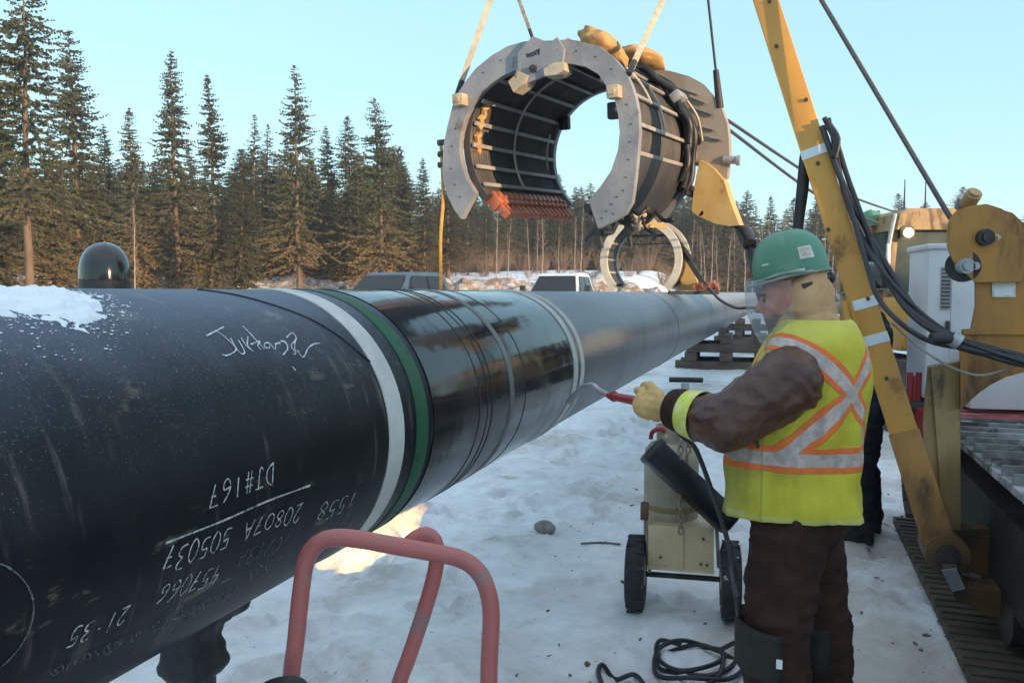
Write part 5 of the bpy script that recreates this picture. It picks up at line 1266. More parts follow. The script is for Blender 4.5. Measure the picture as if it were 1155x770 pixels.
# frame below with its arched underside, post
m = pxprism([(1101, 317.5), (1230, 317.5), (1230, 418), (1154, 420), (1135, 425), (1117, 434), (1103, 444), (1090, 456), (1083.5, 462), (1083.5, 398), (1086, 372), (1096, 371), (1101, 345)], 3.74, .08); fr_ = bw(m, 'winch_frame', M['ochre'], pl, angle=30)
m = pxprism([(1087, 371), (1230, 372), (1230, 378), (1087, 377)], 3.725, .02); bw(m, 'frame_flange', M['ochre'], pl, fr_)
m = pxprism([(1119, 318.5), (1145.5, 318.5), (1145.5, 335), (1119, 335)], 3.735, .006); bw(m, 'data_plate', M['sticker'], pl, fr_)
m = pxprism([(1121, 325), (1143, 323), (1143, 333), (1121, 334)], 3.732, .003); bw(m, 'data_plate_face', M['white'], pl, fr_)
m = pxprism([(1047, 414), (1083, 407), (1084, 610), (1062, 612), (1045, 600), (1041, 480)], 3.80, .10); bw(m, 'post', M['tanpaint'], pl, angle=30)
m = pxprism([(1050, 414), (1082, 408), (1083.5, 606), (1064, 606), (1057, 500)], 3.785, .016); bw(m, 'post_plate', M['tanpaint'], pl, angle=30)
M['mudshade'] = pm('shaded_muddy_frame', (.010, .008, .007), (.022, .017, .013), 5, .85, 0, .6, 18, (.10, .075, .05), 3, .6, .75)  # base blackened for the shade between the track runs; mud patches over it
# left crawler track
tq = V((2.05+.33*(-.324*0), 3.5, 0)); bdir = V((PD.y, -PD.x, 0))           # bdir: across the track, to the right
te = V((2.10, 3.5, 0)); TW = .60
def trk(s, off, z): return te + PD*s + bdir*off + V((0, 0, z))
M['icyshoe'] = pm('ice_caked_shoe', (.11, .10, .09), (.40, .41, .43), 3, .75, .1, .5, 30, (.07, .06, .05), 4, .5, .62)
M['shoe'] = pm('muddy_track_shoe', (.06, .045, .033), (.10, .075, .055), 6, .8, .1, .4, 30, (.3, .3, .31), 4, .66, .76)
s0, s1, zt, zb = -2.2, 2.2, .88, .04; R_ = (zt-zb)/2; pit = .172
k = 0; s = s0
while s < s1:
    m = MB(); z = zt; c = trk(s, TW/2, z); Rm = Matrix((bdir, PD, V((0, 0, 1)))).transposed()
    m.box(c, (TW, pit*.90, .035), Rm, .006); m.box(c+V((0, 0, .035))+PD*.055, (TW*.98, .022, .05), Rm, .004); bw(m, 'track_shoe', M['icyshoe'], pl)
    m = MB(); c = trk(s, TW/2-.04, zb); m.box(c, (TW+.12, pit*.86, .05), Rm, .006); m.box(c+V((0, 0, .02)), (TW+.10, .03, .03), Rm, .004); bw(m, 'track_shoe', M['shoe'], pl); s += pit
for e, sg in ((s0-.05, -1), (s1+.02, 1)):
    for i in range(1, 8):
        a = pi*i/8; c = trk(e+sg*sin(a)*R_, TW/2, zb+R_+cos(a)*R_); nrm = PD*sg*sin(a)+V((0, 0, cos(a))); Rm = Matrix((bdir, bdir.cross(nrm)*-1, nrm)).transposed()
        m = MB(); m.box(c, (TW, pit*.9, .04), Rm, .006); m.box(c+nrm*.035, (TW*.98, .022, .05), Rm, .004); bw(m, 'track_shoe', M['shoe'], pl)
m = MB(); m.beam(trk(s0+.1, TW/2, .46), trk(s1-.1, TW/2, .46), .40, .40, bev=.02); bw(m, 'track_frame', M['mudshade'], pl)
for k in range(7):
    m = MB(); c = trk(s0+.4+k*.6, .10, .22); m.cyl(c, c+bdir*.40, .13, .13, 16); bw(m, 'track_roller', M['darksteel'], pl)
for e in (s0, s1):
    m = MB(); c = trk(e, .16, zb+R_); m.cyl(c, c+bdir*.28, R_-.07, R_-.07, 24); bw(m, 'idler', M['darksteel'], pl)
# body between the tracks, far track
m = MB(); m.beam(trk(-1.5, TW+.75, .78), trk(1.9, TW+.75, .78), 1.3, .34, bev=.03); bw(m, 'body', M['ochre'], pl)
m = MB()
for i in range(24):
    c = trk(s0+i*.18, TW+1.5+TW/2, .88); m.box(c, (TW, .16, .04), Matrix((bdir, PD, V((0, 0, 1)))).transposed()); c = trk(s0+i*.18, TW+1.5+TW/2, .05); m.box(c, (TW, .16, .04), Matrix((bdir, PD, V((0, 0, 1)))).transposed())
m.beam(trk(s0, TW+1.5+TW/2, .46), trk(s1, TW+1.5+TW/2, .46), .4, .7); bw(m, 'far_track', M['shoe'], pl)
# hoist rope and boom rope
m = MB(); m.tube([bB, at(1072, 246, 3.74)], .012, 8, 1); bw(m, 'boom_rope', M['cable'], pl)
m = MB(); m.tube([bB, apL.lerp(apR, .5)+V((0, 0, .16))], .012, 8, 1); m.tube([bB+V((.06, 0, 0)), apL.lerp(apR, .5)+V((.05, 0, .16))], .012, 8, 1); bw(m, 'hoist_rope', M['cable'], pl)
# hoses down the boom and across to the winch
def offs(P, k, a): return [p + V((a*sin(k*2.1+i*.7), a*.6*cos(k*1.3+i), a*cos(k*1.7+i*.9))) for i, p in enumerate(P)]
HP = [at(931, 138, 4.28), at(940, 165, 4.24), at(952, 205, 4.18), at(968, 245, 4.12), at(985, 282, 4.06), at(1006, 318, 3.95), at(1030, 350, 3.82), at(1060, 376, 3.68), at(1100, 393, 3.60), at(1160, 408, 3.55), at(1260, 425, 3.5)]
for k in range(5):
    m = MB(); m.tube(offs(HP, k, .026), (.014, .011, .016, .013, .010)[k], 8, 5); bw(m, 'hydraulic_hose', M['hose'], pl)
m = MB(); m.tube([at(957, 225, 4.1), at(975, 290, 3.95), at(990, 335, 3.85), at(1018, 366, 3.7), at(1050, 385, 3.64), at(1085, 392, 3.58)], .012, 8, 6); bw(m, 'hydraulic_hose', M['hose'], pl)
m = MB(); m.cyl(at(1050, 382, 3.55), at(1080, 381, 3.55), .026, .026, 12); bw(m, 'hose_sleeve', M['rubber'], pl)
m = MB(); m.cyl(at(1072, 380, 3.56), at(1082, 386, 3.55), .036, .036, 12); bw(m, 'hose_clamp', M['steel'], pl)
m = MB(); m.tube([at(1006, 364, 4.1), at(1030, 386, 4.0), at(1058, 406, 3.68), at(1085, 419, 3.6), at(1110, 423, 3.58), at(1140, 414, 3.6), at(1170, 404, 3.6)], .006, 6, 5); bw(m, 'thin_wire', M['slat'], pl)
m = MB(); m.tube([at(951, 340, 3.98), at(958, 370, 3.95), at(962, 390, 3.93)], .018, 8, 3); m.tube([at(957, 338, 4.0), at(964, 366, 3.98), at(971, 395, 3.95)], .014, 8, 3); bw(m, 'hydraulic_pipe', M['yellow'], pl)
m = MB(); m.tube([at(912, 148, 4.42), at(908, 178, 4.40), at(905, 215, 4.38), at(900, 262, 4.36), at(898, 330, 4.34)], .03, 10, 4, rs=[.018, .030, .032, .026, .02]); bw(m, 'hanging_strap', M['rubber'], pl)
m = MB(); m.tube([at(935, 142, 4.25), at(944, 158, 4.2), at(940, 178, 4.2)], .02, 8, 4); bw(m, 'hydraulic_hose', M['hose'], pl)

# power unit riding on the pipelayer's deck: white cabinet on a red skid
pu = empty('power_unit', (3.0, 5.1, .95)); tag(pu, 'white power cabinet on a red skid carried behind the yellow winch', 'power unit')
Rz = Matrix.Rotation(-PA*.6, 3, 'Z')
c = at(1066, 364, 5.1); m = MB(); m.box(c, (.34, .42, .93), Rz, .02); cab_ = bw(m, 'cabinet', M['white'], pu)
m = MB(); m.box(c+V((0, 0, .475)), (.37, .45, .035), Rz, .012); bw(m, 'lid', M['white'], pu, cab_)
f = Rz@V((0, -1, 0)); r_ = Rz@V((1, 0, 0))
m = MB(); m.box(c+f*.211-r_*.07+V((0, 0, .22)), (.055, .012, .26), Rz); vent = bw(m, 'vent', M['steel'], pu, cab_)
m = MB()
for k in range(11): m.box(c+f*.219-r_*.07+V((0, 0, .105+k*.023)), (.05, .008, .006), Rz)
bw(m, 'louvre', M['darksteel'], pu, cab_)
m = MB(); m.box(c+f*.213+r_*.06+V((0, 0, .0)), (.19, .008, .82), Rz, .003); dr = bw(m, 'door', M['white'], pu, cab_)
m = MB(); m.box(c+f*.222-r_*.055+V((0, 0, -.02)), (.022, .02, .08), Rz, .005); bw(m, 'door_handle', M['darksteel'], pu, dr)
m = MB(); m.box(c+f*.214-r_*.085+V((0, 0, -.30)), (.03, .008, .045), Rz); bw(m, 'label_plate', M['band_green'], pu, cab_)
sk = at(1095, 472, 5.0); m = MB(); m.box(V((3.55, 4.75, sk.z+.0)), (2.1, .75, .16), Rz, .015); skid = bw(m, 'skid', M['red'], pu)
m = MB(); m.box(V((3.62, 4.85, sk.z+.29)), (1.7, .6, .38), Rz, .02); bw(m, 'enclosure', M['white'], pu)
m = MB()
for k in range(5): q = V((3.0+.28*k, 4.55-.05*k, sk.z+.28)); m.box(q, (.012, .012, .38), Rz)
bw(m, 'panel_seam', M['steel'], pu)
m = MB(); m.tube([at(1084, 476, 4.5), at(1098, 478, 4.48), at(1106, 488, 4.45), at(1125, 490, 4.4)], .012, 6, 4); m.tube([at(1100, 482, 4.5), at(1160, 486, 4.4)], .012, 6, 1); m.tube([at(1148, 478, 4.4), at(1160, 490, 4.35)], .012, 6, 1); bw(m, 'rail', M['steel'], pu)
for k in range(3):
    m = MB(); q = at(1026+k*5, 436+4*(k % 2), 5.0); m.cyl(q+V((0, 0, .09)), q-V((0, 0, .12)), .018, .018, 10); bw(m, 'connector', M['red'], pu)
m = MB(); q = at(1030, 455, 5.0); m.box(q+V((.06, .1, -.05)), (.30, .3, .14), Rz, .02); bw(m, 'plug_box', M['darksteel'], pu)

# second tractor with a cab farther back
TD = 10.0; tr2 = empty('crawler_tractor', (*at(1065, 330, TD+1.2).to_2d(), 0)); tag(tr2, 'tan crawler tractor with a glazed cab, seen behind the white cabinet', 'tractor')
def P2(px, py, d=TD): return at(px, py, d)
cx0, cx1 = at(1003, 330, TD).x, at(1128, 330, TD).x; zt_, zg = at(0, 236, TD).z, at(0, 332, TD).z
m = MB(); Y0 = TD
roof = [(cx0+.05, zt_-.06), (cx0+.16, zt_), (cx1-.16, zt_), (cx1-.05, zt_-.06), (cx1-.02, zt_-.26), (cx0+.02, zt_-.26)]
m.prism([V((x, Y0-.12, z)) for x, z in roof], V((0, 1.75, 0))); bw(m, 'cab_roof', M['tanpaint'], tr2, angle=30)
for a, b in (((cx0+.03, zt_-.25), (cx0-.02, zg)), ((cx1-.03, zt_-.25), (cx1+.02, zg))):
    for yy in (Y0, Y0+1.4):
        m = MB(); m.beam((a[0], yy, a[1]), (b[0], yy, b[1]), .09, .09, (0, 1, 0), .01); bw(m, 'cab_pillar', M['tanpaint'], tr2)
t = NT('dusty_cab_glass'); v = t.coord(); col = t.mix(t.step(t.noise(v, 2.5, 5), .35, .65), (.045, .06, .05), (.09, .105, .085)); t.bsdf(col, .12, 0, None, .6); M['cabglass'] = t.mat
m = MB(); m.prism([V((cx0+.06, Y0+.02, zt_-.26)), V((cx1-.06, Y0+.02, zt_-.26)), V((cx1-.02, Y0+.02, zg+.02)), V((cx0+.02, Y0+.02, zg+.02))], V((0, .02, 0))); ws_ = bw(m, 'windscreen', M['cabglass'], tr2)
m = MB(); m.beam((cx0+.5, Y0-.01, zg+.02), (cx0+.85, Y0-.01, zg+.30), .02, .02); bw(m, 'wiper', M['rubber'], tr2, ws_)
for sx, xx in ((1, cx0+.0), (-1, cx1)):
    m = MB(); m.prism([V((xx, Y0+.1, zt_-.28)), V((xx, Y0+1.35, zt_-.28)), V((xx, Y0+1.35, zg)), V((xx, Y0+.1, zg))], V((.02*sx, 0, 0))); bw(m, 'side_window', M['cabglass'], tr2)
m = MB(); m.box(((cx0+cx1)/2, Y0+.7, zg-.30), (cx1-cx0+.02, 1.6, .62), None, .03); bw(m, 'cab_base', M['tanpaint'], tr2)
m = MB(); m.box(((cx0+cx1)/2+.2, Y0-.75, zg-.55), (.9, 1.5, .75), None, .05); bw(m, 'engine_hood', M['yellow'], tr2)
m = MB(); m.box((cx0+.02, Y0-.35, zg-.35), (.42, .7, .62), None, .03); bw(m, 'side_tank', M['yellow'], tr2)
m = MB(); q = V((cx0+.14, Y0-.16, zt_-.30)); m.ball(q, (.06, .05, .06), 16, 10); lampm = mat_emit('lit_work_lamp', (1, .74, .40), 2.2); bw(m, 'work_lamp', lampm, tr2)
m = MB(); m.cyl(q+V((0, .02, 0)), q+V((0, .12, 0)), .095, .06, 16); bw(m, 'lamp_housing', M['darksteel'], tr2)
for dx in (.35, .62): m = MB(); m.cyl((cx0+dx, Y0+.4, zt_), (cx0+dx, Y0+.4, zt_+.42), .012, .006, 6); bw(m, 'antenna', M['darksteel'], tr2)
m = MB(); m.tube([V((cx0-.06, Y0-.1, zg+.05)), V((cx0-.10, Y0-.14, zg+.5)), V((cx0+.0, Y0-.1, zt_-.05))], .025, 8, 5); m.box((cx0-.12, Y0-.2, zg+.42), (.05, .03, .40), None, .01); bw(m, 'mirror', M['steel'], tr2)
for xx in (cx0-.25, cx1+.1):
    m = MB(); mid = Y0-.1; prof = []
    for i in range(24):
        a = 2*pi*i/24; prof.append(V((xx, mid+(1.3 if cos(a) > 0 else -1.3)+.42*cos(a), .44+.44*sin(a))))
    m.prism(prof, V((.5, 0, 0))); bw(m, 'track', M['shoe'], tr2, angle=30)
# the person in a green hard hat standing on that tractor's track
p = at(979, 330, 10.6); w4, _ = make_person('person', 'small far person in green hard hat standing on the tractor, left of its cab', (p.x, p.y, .88), radians(-100), stand(0, 'front'), dict(jacket=M['navy'], trouser=M['navy'], glove=M['glove'], baggy=.95, sleeve=.95), .018)
hard_hat(w4, V((0, 0, 1.665)), radians(4), M['greenhat'], 1.0)
# two thin wires from the coil's rear to the tractor, one lower wire
for (a, b), lab in zip(((( 821, 136), (1012, 240)), ((823, 147), (992, 252)), ((802, 196), (902, 300))), ('upper of two thin dark wires stretched from the coil to the cab', 'lower of two thin dark wires stretched from the coil to the cab', 'hair-thin wire running down from the coil to behind the hard hat')):
    A = at(*a, 6.05); B = at(*b, 9.7 if b[0] > 950 else 8.5); m = MB(); m.tube([A, A.lerp(B, .5)-V((0, 0, .10)), B], .013 if a[1] < 190 else .007, 6, 8); tag(m.build('steel_wire', M['cable']), lab, 'wire')
# ================================================================== propane cart
CD = 4.05
M['vinyl'] = mat_plain('black_vinyl', (.006, .006, .008), .32, 0, **{'Specular IOR Level': .28})
M['rustiron'] = pm('rusty_iron', (.10, .05, .03), (.16, .09, .05), 9, .8)
def build_cart():
    root = empty('propane_cart', (at(770, 650, CD).x, CD, 0)); tag(root, 'cream two-wheeled propane cart with tank, chain and slanted black tube', 'propane cart')
    ra = V((.97, -.22, 0)); fa = V((-.22, -.97, 0)); Rc = Matrix((ra, -fa, V((0, 0, 1)))).transposed()
    L = at(718, 650, CD); Rr = at(819, 650, CD); zA = .195
    M['tyre'] = pm('snowy_tyre', (.018, .018, .020), (.032, .032, .034), 10, .75, 0, .5, 60, (.66, .67, .70), 9, .60, .66)
    for c, side in ((V((L.x, CD+.02, zA)), -1), (V((Rr.x, CD-.08, zA)), 1)):
        m = MB(); prof = [(.10, -.042), (.15, -.050), (.178, -.044), (.192, -.024), (.195, 0), (.192, .024), (.178, .044), (.15, .050), (.10, .042)]
        m.lathe(prof, c, ra, 40)
        for k in range(28):
            a = 2*pi*k/28; q = c + (V((0, 0, 1))*cos(a) + ra.cross(V((0, 0, 1)))*sin(a))*.192
            m.box(q + ra*.02*(1 if k % 2 else -1), (.045, .018, .010), Matrix((ra, ra.cross((V((0, 0, 1))*cos(a)+ra.cross(V((0, 0, 1)))*sin(a))), (V((0, 0, 1))*cos(a)+ra.cross(V((0, 0, 1)))*sin(a)))).transposed())
        wh = bw(m, 'wheel', M['tyre'], root)
        m = MB(); m.lathe([(.02, -.05), (.05, -.046), (.10, -.030), (.105, .0), (.10, .030), (.05, .046), (.02, .05)], c, ra, 28); bw(m, 'rim', M['cream'], root, wh)
    m = MB(); m.cyl(V((L.x, CD+.02, zA)), V((Rr.x, CD-.08, zA)), .014, .014, 12); bw(m, 'axle', M['darksteel'], root)
    b0 = at(772, 616, 3.98); c = V((b0.x, 4.06, .365))
    m = MB(); m.box(c, (.325, .24, .225), Rc, .006); bx_ = bw(m, 'box', M['cream'], root)
    m = MB(); m.box(c+fa*.124+ra*.005, (.016, .012, .225), Rc, .003); m.box(c+fa*.118-V((0, 0, .108)), (.33, .02, .012), Rc); bw(m, 'box_rib', M['cream'], root, bx_)
    m = MB()
    for dx, dz in ((-.10, -.05), (.11, .06), (.10, -.07), (.13, -.072)): q = c+fa*.121+ra*dx+V((0, 0, dz)); m.cyl(q, q+fa*.008, .007, .007, 8)
    bw(m, 'box_bolts', M['rustiron'], root, bx_)
    m = MB(); q = at(727, 576, 4.0); m.box(q, (.04, .05, .085), Rc, .006); bw(m, 'corner_bracket', M['rustiron'], root)
    m = MB(); m.beam(at(728, 585, 4.02), at(733, 645, 4.02), .016, .016); bw(m, 'frame_strut', M['slat'], root); m = MB(); m.beam(at(808, 590, 3.95), at(811, 640, 3.95), .016, .016); bw(m, 'frame_strut', M['slat'], root)
    # tank
    M['tank'] = pm('beige_tank', (.40, .34, .26), (.33, .28, .21), 5, .5, 0, .12, 30, (.26, .2, .15), 4, .6, .75)
    tb = V((at(757, 540, 4.16).x, 4.16, .42)); H = at(757, 497, 4.16).z
    m = MB(); m.lathe([(.001, .25), (.10, .26), (.138, .30), (.142, .34), (.142, H-.09), (.136, H-.045), (.11, H-.012), (.06, H+.004), (.001, H+.008)], V((tb.x, tb.y, 0)), (0, 0, 1), 36); tk = bw(m, 'tank', M['tank'], root)
    m = MB(); m.lathe([(.143, .52), (.146, .525), (.146, .545), (.143, .55)], V((tb.x, tb.y, 0)), (0, 0, 1), 36); bw(m, 'tank_strap', M['tanpaint'], root, tk)
    m = MB(); m.lathe([(.078, H-.01), (.080, H+.085), (.074, H+.085), (.072, H-.01)], V((tb.x, tb.y, 0)), (0, 0, 1), 28, .6, 5.4); bw(m, 'tank_collar', M['tank'], root, tk)
    m = MB(); m.tube([at(734, 494, 4.12), at(736, 487, 4.1), at(744, 483, 4.1), at(750, 486, 4.1)], .012, 8, 4); bw(m, 'guard_loop', M['red'], root, tk)
    q = V((tb.x, tb.y, H)); m = MB(); m.cyl(q, q+V((0, 0, .06)), .018, .016, 12); m.cyl(q+V((-.03, -.03, .035)), q+V((.04, -.04, .03)), .012, .012, 10); m.ball(q+V((-.035, -.05, .03)), .024, 12, 8); bw(m, 'valve', M['brass'], root, tk)
    q = at(775, 489, 4.05); m = MB(); m.cyl(q, q+V((0, 0, .045)), .022, .022, 14); m.ball(q+V((-.03, 0, .0)), .018, 10, 8); bw(m, 'regulator', M['red'], root, tk)
    # slanted black tube
    a, b = at(738, 510, 3.96), at(826, 592, 3.86); d = (b-a).normalized()
    m = MB(); u = d.cross(V((0, -1, 0))).normalized(); n = 8
    m.beam(a-d*.02, b, .135, .135, (0, -1, .3), .035); tb_ = bw(m, 'padded_tube', M['vinyl'], root)
    m = MB(); m.beam(a-d*.03, a+d*.015, .142, .142, (0, -1, .3), .03); bw(m, 'tube_cap', M['hose'], root, tb_)
    # T handle
    m = MB(); m.beam(at(770, 600, 4.10), at(773, 432, 4.10), .040, .022, (0, 1, 0), .006); m.beam(at(784, 590, 4.12), at(780, 470, 4.12), .014, .014); bw(m, 'handle_post', M['steel'], root)
    m = MB(); m.cyl(at(755, 428, 4.10), at(792.5, 428.5, 4.10), .0135, .0135, 12); bw(m, 'handle_bar', M['rubber'], root)
    # chain
    m = MB()
    for x0, dx in ((768, 0), (775, 2)):
        for k in range(16 if dx == 0 else 11):
            q = at(x0+dx*sin(k*.8), 484+k*7.6, 3.90); e = V((.010, 0, 0)) if k % 2 else V((.004, .009, 0))
            pts = [q+e*1.0+V((0, 0, .012)), q+e*1.0-V((0, 0, .012)), q-V((0, 0, .021)), q-e-V((0, 0, .012)), q-e+V((0, 0, .012)), q+V((0, 0, .021))]
            m.tube(pts, .0052, 5, 3, closed=True)
    bw(m, 'chain', M['galvchain'], root)
    m = MB(); m.tube([at(779, 491, 4.03), at(790, 490, 3.95), at(803, 495, 3.85), at(816, 506, 3.6), at(828, 522, 3.3), at(836, 534, 3.15)], .009, 8, 6); bw(m, 'hose', M['hose'], root)
    return root
build_cart()
# the hose that lies coiled on the snow
hr = .0105
def gp(x, y, z=.012): p = on_ground(x, y, z); return V((p.x, p.y, ground_z(p.x, p.y)+z))
pts = [Wm@wl(826, 640, .20), Wm@wl(833, 690, .22), gp(836, 716, .03), gp(832, 738), gp(822, 756), gp(800, 762), gp(770, 758), gp(746, 752), gp(741, 741), gp(754, 732), gp(790, 730), gp(826, 740), gp(838, 754), gp(820, 766, .03), gp(780, 768, .03), gp(744, 760, .03), gp(738, 748, .035), gp(746, 734, .03),
       gp(770, 726, .03), gp(800, 727, .03), gp(818, 742, .03), gp(800, 752, .035), gp(766, 752, .035), gp(742, 742, .04), gp(744, 726, .03), gp(768, 719), gp(796, 722, .02), gp(814, 738, .04), gp(812, 760, .03), gp(790, 782), gp(740, 784), gp(716, 772), gp(694, 758), gp(680, 757), gp(675, 764), gp(684, 782), gp(690, 810)]
hs = MB(); hs.tube(pts, hr, 8, 6); tag(hs.build('gas_hose', M['hose']), 'black gas hose lying in loose coils on the snow by the worker', 'hose')
hs2 = MB(); hs2.tube([gp(812, 738, .03), gp(828, 728), gp(846, 717), gp(858, 712)], hr, 8, 5); tag(hs2.build('gas_hose', M['hose']), 'short black hose end running from the coils to the worker\'s leg', 'hose')

# ================================================================== red pipe handle in the foreground
HDp = 1.52; hdl = empty('hand_truck', (at(440, 700, HDp).x, HDp+.1, 0)); tag(hdl, 'faded red tubular cart handle close to the camera', 'hand truck')
M['redtube'] = pm('faded_red_tube_paint', (.43, .115, .10), (.36, .11, .10), 7, .32, 0, .08, 60, (.30, .16, .15), 9, .56, .66)
RT = .0172
bl, br = at(327, 790, HDp), at(551, 790, HDp)
m = MB(); m.tube([V((bl.x-.03, HDp+.02, .22)), V((bl.x-.012, HDp+.01, .5)), bl, at(334, 720, HDp), at(341, 655, HDp), at(347, 628, HDp), at(359, 612, HDp), at(378, 606, HDp), at(405, 608, HDp), at(450, 616, HDp), at(495, 624, HDp), at(522, 631, HDp), at(540, 645, HDp), at(550, 666, HDp), at(554, 695, HDp), at(552, 740, HDp), br, V((br.x-.005, HDp+.01, .5)), V((br.x-.01, HDp+.02, .22))], RT, 16, 5); bw(m, 'handle', M['redtube'], hdl)
m = MB(); D2_ = HDp+.10; bm2 = at(444, 790, D2_); m.tube([at(462, 612, D2_), at(472, 605, D2_), at(482, 603, D2_), at(490, 610, D2_), at(493, 626, D2_), at(489, 652, D2_), at(478, 690, D2_), at(462, 738, D2_), bm2, V((bm2.x-.10, D2_, .45)), V((bm2.x-.14, D2_, .25))], RT*.95, 16, 5); bw(m, 'brace', M['redtube'], hdl)
m = MB(); m.cyl(V((bl.x-.12, HDp+.03, .20)), V((br.x+.1, HDp+.03, .20)), .014, .014, 12); m.cyl(V((bl.x-.02, HDp+.01, .45)), V((br.x, HDp+.01, .45)), .014, .014, 12); m.beam(V((bl.x-.04, HDp-.12, .06)), V((br.x, HDp-.12, .06)), .26, .012); m.beam(V((bl.x-.03, HDp+.02, .22)), V((bl.x-.03, HDp-.02, .05)), .03, .03); m.beam(V((br.x-.01, HDp+.02, .22)), V((br.x-.01, HDp-.02, .05)), .03, .03); bw(m, 'frame', M['redtube'], hdl)
for xx in (bl.x-.12, br.x+.1):
    m = MB(); c = V((xx, HDp+.03, .17)); m.lathe([(.05, -.035), (.12, -.04), (.16, -.03), (.17, 0), (.16, .03), (.12, .04), (.05, .035)], c, (1, 0, 0), 32); m.cyl(c-V((.03, 0, 0)), c+V((.03, 0, 0)), .06, .06, 16); bw(m, 'wheel', M['rubber'], hdl)
m = MB(); m.tube([at(286, 792, HDp-.05), at(300, 776, HDp-.05), at(320, 769, HDp-.06), at(338, 771, HDp-.06), at(352, 790, HDp-.05)], .012, 8, 5); bw(m, 'hose', M['hose'], hdl)

# ================================================================== stone on the snow
p = on_ground(615, 599); m = MB(); m.ball((0, 0, 0), (.075, .06, .048), 24, 14)
for k, q in enumerate(m.v): q = V(q); m.v[k] = tuple(q*(1+.22*noise.noise(q*16)+.08*noise.noise(q*45)))
M['stone'] = pm('grey_stone', (.20, .18, .165), (.30, .28, .26), 18, .9, 0, .5, 60)
o = m.build('stone', M['stone'], angle=60); o.location = (p.x, p.y, ground_z(p.x, p.y)+.030); tag(o, 'fist-sized grey stone lying alone on the snow', 'stone')
# thin stick by the cart
a, b = gp(655, 613), gp(700, 614); m = MB(); m.tube([a, a.lerp(b, .5)+V((0, .01, .006)), b], .007, 6, 3); tag(m.build('stick', M['wood']), 'thin dark stick lying on the snow left of the cart wheel', 'stick')

# ================================================================== flame under the pipe
t = NT('propane_flame'); v = t.coord('Object'); nz = t.noise(v, 11, 5, .6, .5); nz2 = t.noise(v, 4, 3)
em = t.n('ShaderNodeEmission'); dens = t.step(nz, .34, .62)
t.w(t.mix(t.step(nz2, .4, .6), (1.0, .42, .05), (1.0, .64, .14)), em.inputs[0]); t.w(t.math('MULTIPLY', dens, 9.5), em.inputs[1]); t.w(em.outputs[0], t.out.inputs['Volume']); M['flame'] = t.mat
FD = 3.0
def tongue(m, pts, rs):
    P, R2 = spline([at(x, y, FD+dz) for x, y, dz in pts], 6, False, rs); b = len(m.v)
    m.tube(P, 1, 14, 1, rs=R2)
m = MB()
tongue(m, [(478, 568, .5), (455, 588, .35), (425, 603, .15), (398, 616, .0), (374, 628, -.1), (358, 641, -.15)], [.012, .045, .068, .066, .045, .006])
tongue(m, [(448, 590, .3), (425, 607, .15), (405, 622, .0), (388, 637, -.08), (379, 649, -.1)], [.02, .055, .062, .034, .004])
tongue(m, [(470, 580, .45), (450, 598, .3), (432, 612, .15), (414, 626, .05), (402, 642, 0)], [.012, .040, .048, .034, .004])
tongue(m, [(480, 570, .5), (468, 586, .4), (456, 602, .3), (444, 618, .22), (436, 634, .2)], [.008, .026, .034, .022, .003])
for k, p in enumerate(m.v):
    p = V(p); d = noise.noise_vector(p*9)*.022+noise.noise_vector(p*22)*.010; m.v[k] = tuple(p+d)
tag(m.build('flame', M['flame'], angle=180), 'bright yellow gas flame licking along the underside of the black pipe', 'flame')

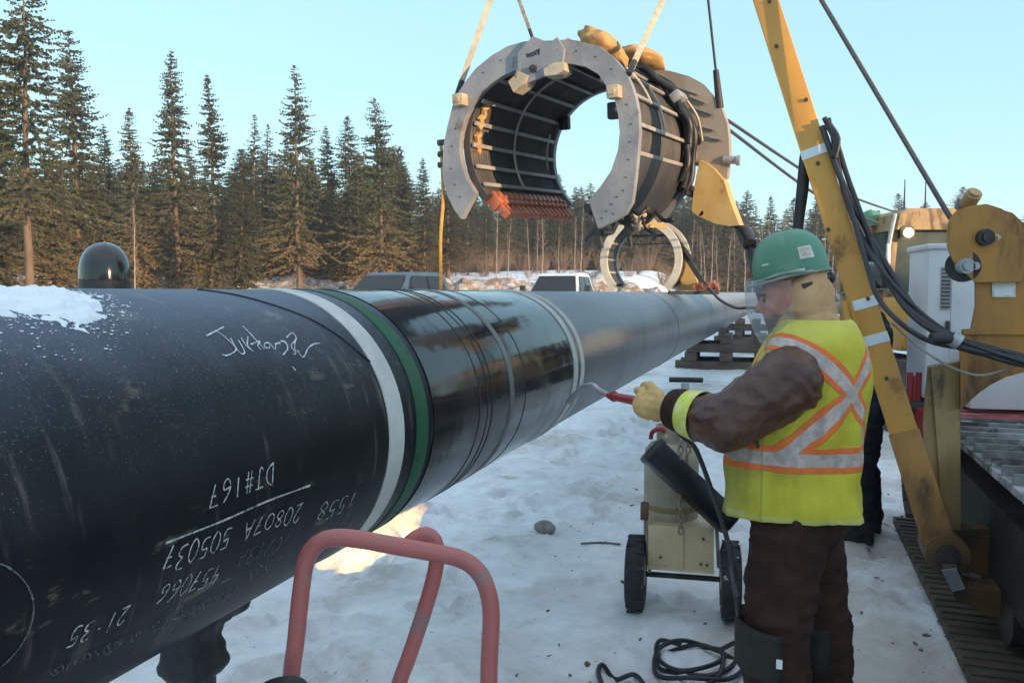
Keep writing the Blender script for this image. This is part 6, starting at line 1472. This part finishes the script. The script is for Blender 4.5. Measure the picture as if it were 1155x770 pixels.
# ================================================================== pickup trucks
M['truckglass'] = mat_plain('truck_glass', (.018, .022, .028), .08, 0, **{'Specular IOR Level': .25})
def pickup(name, px, roof_py, depth, yaw, paint, label):
    c = at(px, 330, depth); gz = ground_z(c.x, c.y); root = empty(name, (c.x, c.y, gz), yaw); tag(root, label, 'pickup truck')
    HT = at(px, roof_py, depth).z-gz; kz = HT/1.92
    # truck's own space: X to its left, Y ahead is -Y (front faces the camera)
    def loft(name, secs, mat, par=root, angle=35):
        m = MB(); rings = []
        for y, hw, z0, z1, rd in secs:
            r = []
            for sx, sz in ((-1, 0), (1, 0), (1, 1), (-1, 1)):
                pass
            r = [V((-hw, y, z0*kz)), V((hw, y, z0*kz)), V((hw, y, (z1-rd)*kz)), V((hw-rd*.9, y, z1*kz)), V((-hw+rd*.9, y, z1*kz)), V((-hw, y, (z1-rd)*kz))]
            rings.append(r)
        m.loft(rings); return m.build(name, mat, par, angle=angle)
    body = loft('body', [(-2.75, .88, .50, .98, .08), (-2.62, .96, .42, 1.10, .09), (-1.35, 1.0, .40, 1.20, .08), (-1.3, 1.0, .40, 1.22, .06), (.95, 1.0, .40, 1.22, .05), (1.0, 1.0, .42, 1.22, .03), (2.85, 1.0, .45, 1.22, .03)], paint)
    m = MB(); secs = [(-1.42, .90, 1.21, .90, 1.22), (-.72, .86, 1.21, .70, 1.86), (-.50, .87, 1.21, .66, 1.91), (.55, .87, 1.21, .66, 1.92), (.92, .88, 1.21, .70, 1.86), (1.02, .9, 1.21, .88, 1.24)]
    m.loft([[V((-a, y, z0*kz)), V((a, y, z0*kz)), V((b, y, z1*kz)), V((-b, y, z1*kz))] for y, a, z0, b, z1 in secs]); m.build('cab', paint, root, angle=30)
    m = MB(); m.prism([V((-.84, -1.36, 1.265*kz)), V((.84, -1.36, 1.265*kz)), V((.66, -.80, 1.80*kz)), V((-.66, -.80, 1.80*kz))], V((0, -.03, .02))); m.build('windscreen', M['truckglass'], root)
    for s in (-1, 1):
        m = MB(); m.prism([V((s*.895, -1.0, 1.27*kz)), V((s*.885, -.05, 1.27*kz)), V((s*.725, -.05, 1.80*kz)), V((s*.725, -.62, 1.80*kz))], V((s*.016, 0, .006))); m.build('side_window', M['truckglass'], root)
        m = MB(); m.prism([V((s*.885, .03, 1.27*kz)), V((s*.89, .85, 1.27*kz)), V((s*.735, .70, 1.80*kz)), V((s*.725, .03, 1.80*kz))], V((s*.016, 0, .006))); m.build('side_window', M['truckglass'], root)
        m = MB(); m.beam((s*.95, -1.12, 1.30*kz), (s*1.14, -1.16, 1.34*kz), .05, .05); m.box((s*1.18, -1.16, 1.40*kz), (.20, .11, .26), None, .03); m.build('mirror', M['rubber'], root)
        m = MB(); m.box((s*.72, -2.74, .86*kz), (.36, .06, .20), None, .02); m.build('headlight', M['lens'], root)
        for yy in (-1.85, 1.75):
            m = MB(); m.lathe([(.20, -.12), (.34, -.13), (.40, -.09), (.41, 0), (.40, .09), (.34, .13), (.20, .12)], (s*.86, yy, .41), (1, 0, 0), 28); wh = m.build('wheel', M['rubber'], root)
            m = MB(); m.lathe([(.001, .06), (.10, .07), (.21, .115), (.23, .10)], (s*.86, yy, .41), (s, 0, 0), 20); m.build('rim', M['steel'], wh)
    m = MB(); m.box((0, -2.77, .84*kz), (1.05, .05, .26), None, .01); m.build('grille', M['darksteel'], root)
    m = MB(); m.box((0, -2.82, .55*kz), (1.9, .16, .20), None, .03); m.build('bumper', M['steel'], root)
    m = MB(); m.box((0, 1.95, 1.15*kz), (1.7, 1.7, .06)); m.build('bed_floor', M['rubber'], root)
    return root
M['bluepaint'] = pm('dusty_dark_blue_paint', (.035, .068, .105), (.055, .085, .12), 2, .35, 0, .0, 30, (.25, .26, .28), 2, .6, .75)
M['truckwhite'] = pm('dusty_white_paint', (.72, .73, .76), (.6, .61, .64), 2, .35, 0, .0, 30, (.4, .37, .34), 2, .62, .75)
pickup('pickup_truck', 456, 307, 22, radians(-30), M['bluepaint'], 'dark blue pickup truck parked beyond the pipe, nearest the wide spruce')
pickup('pickup_truck', 636, 308, 29, radians(-20), M['truckwhite'], 'white pickup truck parked beyond the pipe below the hanging coil')

# ================================================================== thin frosty air
hzb = MB(); hzb.box((0, 35, 8.2), (252, 262, 19.6))
ht = NT('frosty_air'); pv = ht.n('ShaderNodeVolumePrincipled'); pv.inputs['Color'].default_value = (.90, .93, .95, 1); pv.inputs['Density'].default_value = .0013; pv.inputs['Anisotropy'].default_value = .2
ht.w(pv.outputs[0], ht.out.inputs['Volume'])
hz_ob = hzb.build('haze', ht.mat, None, False); tag(hz_ob, 'thin frosty haze over the whole worksite', 'haze', kind='stuff')
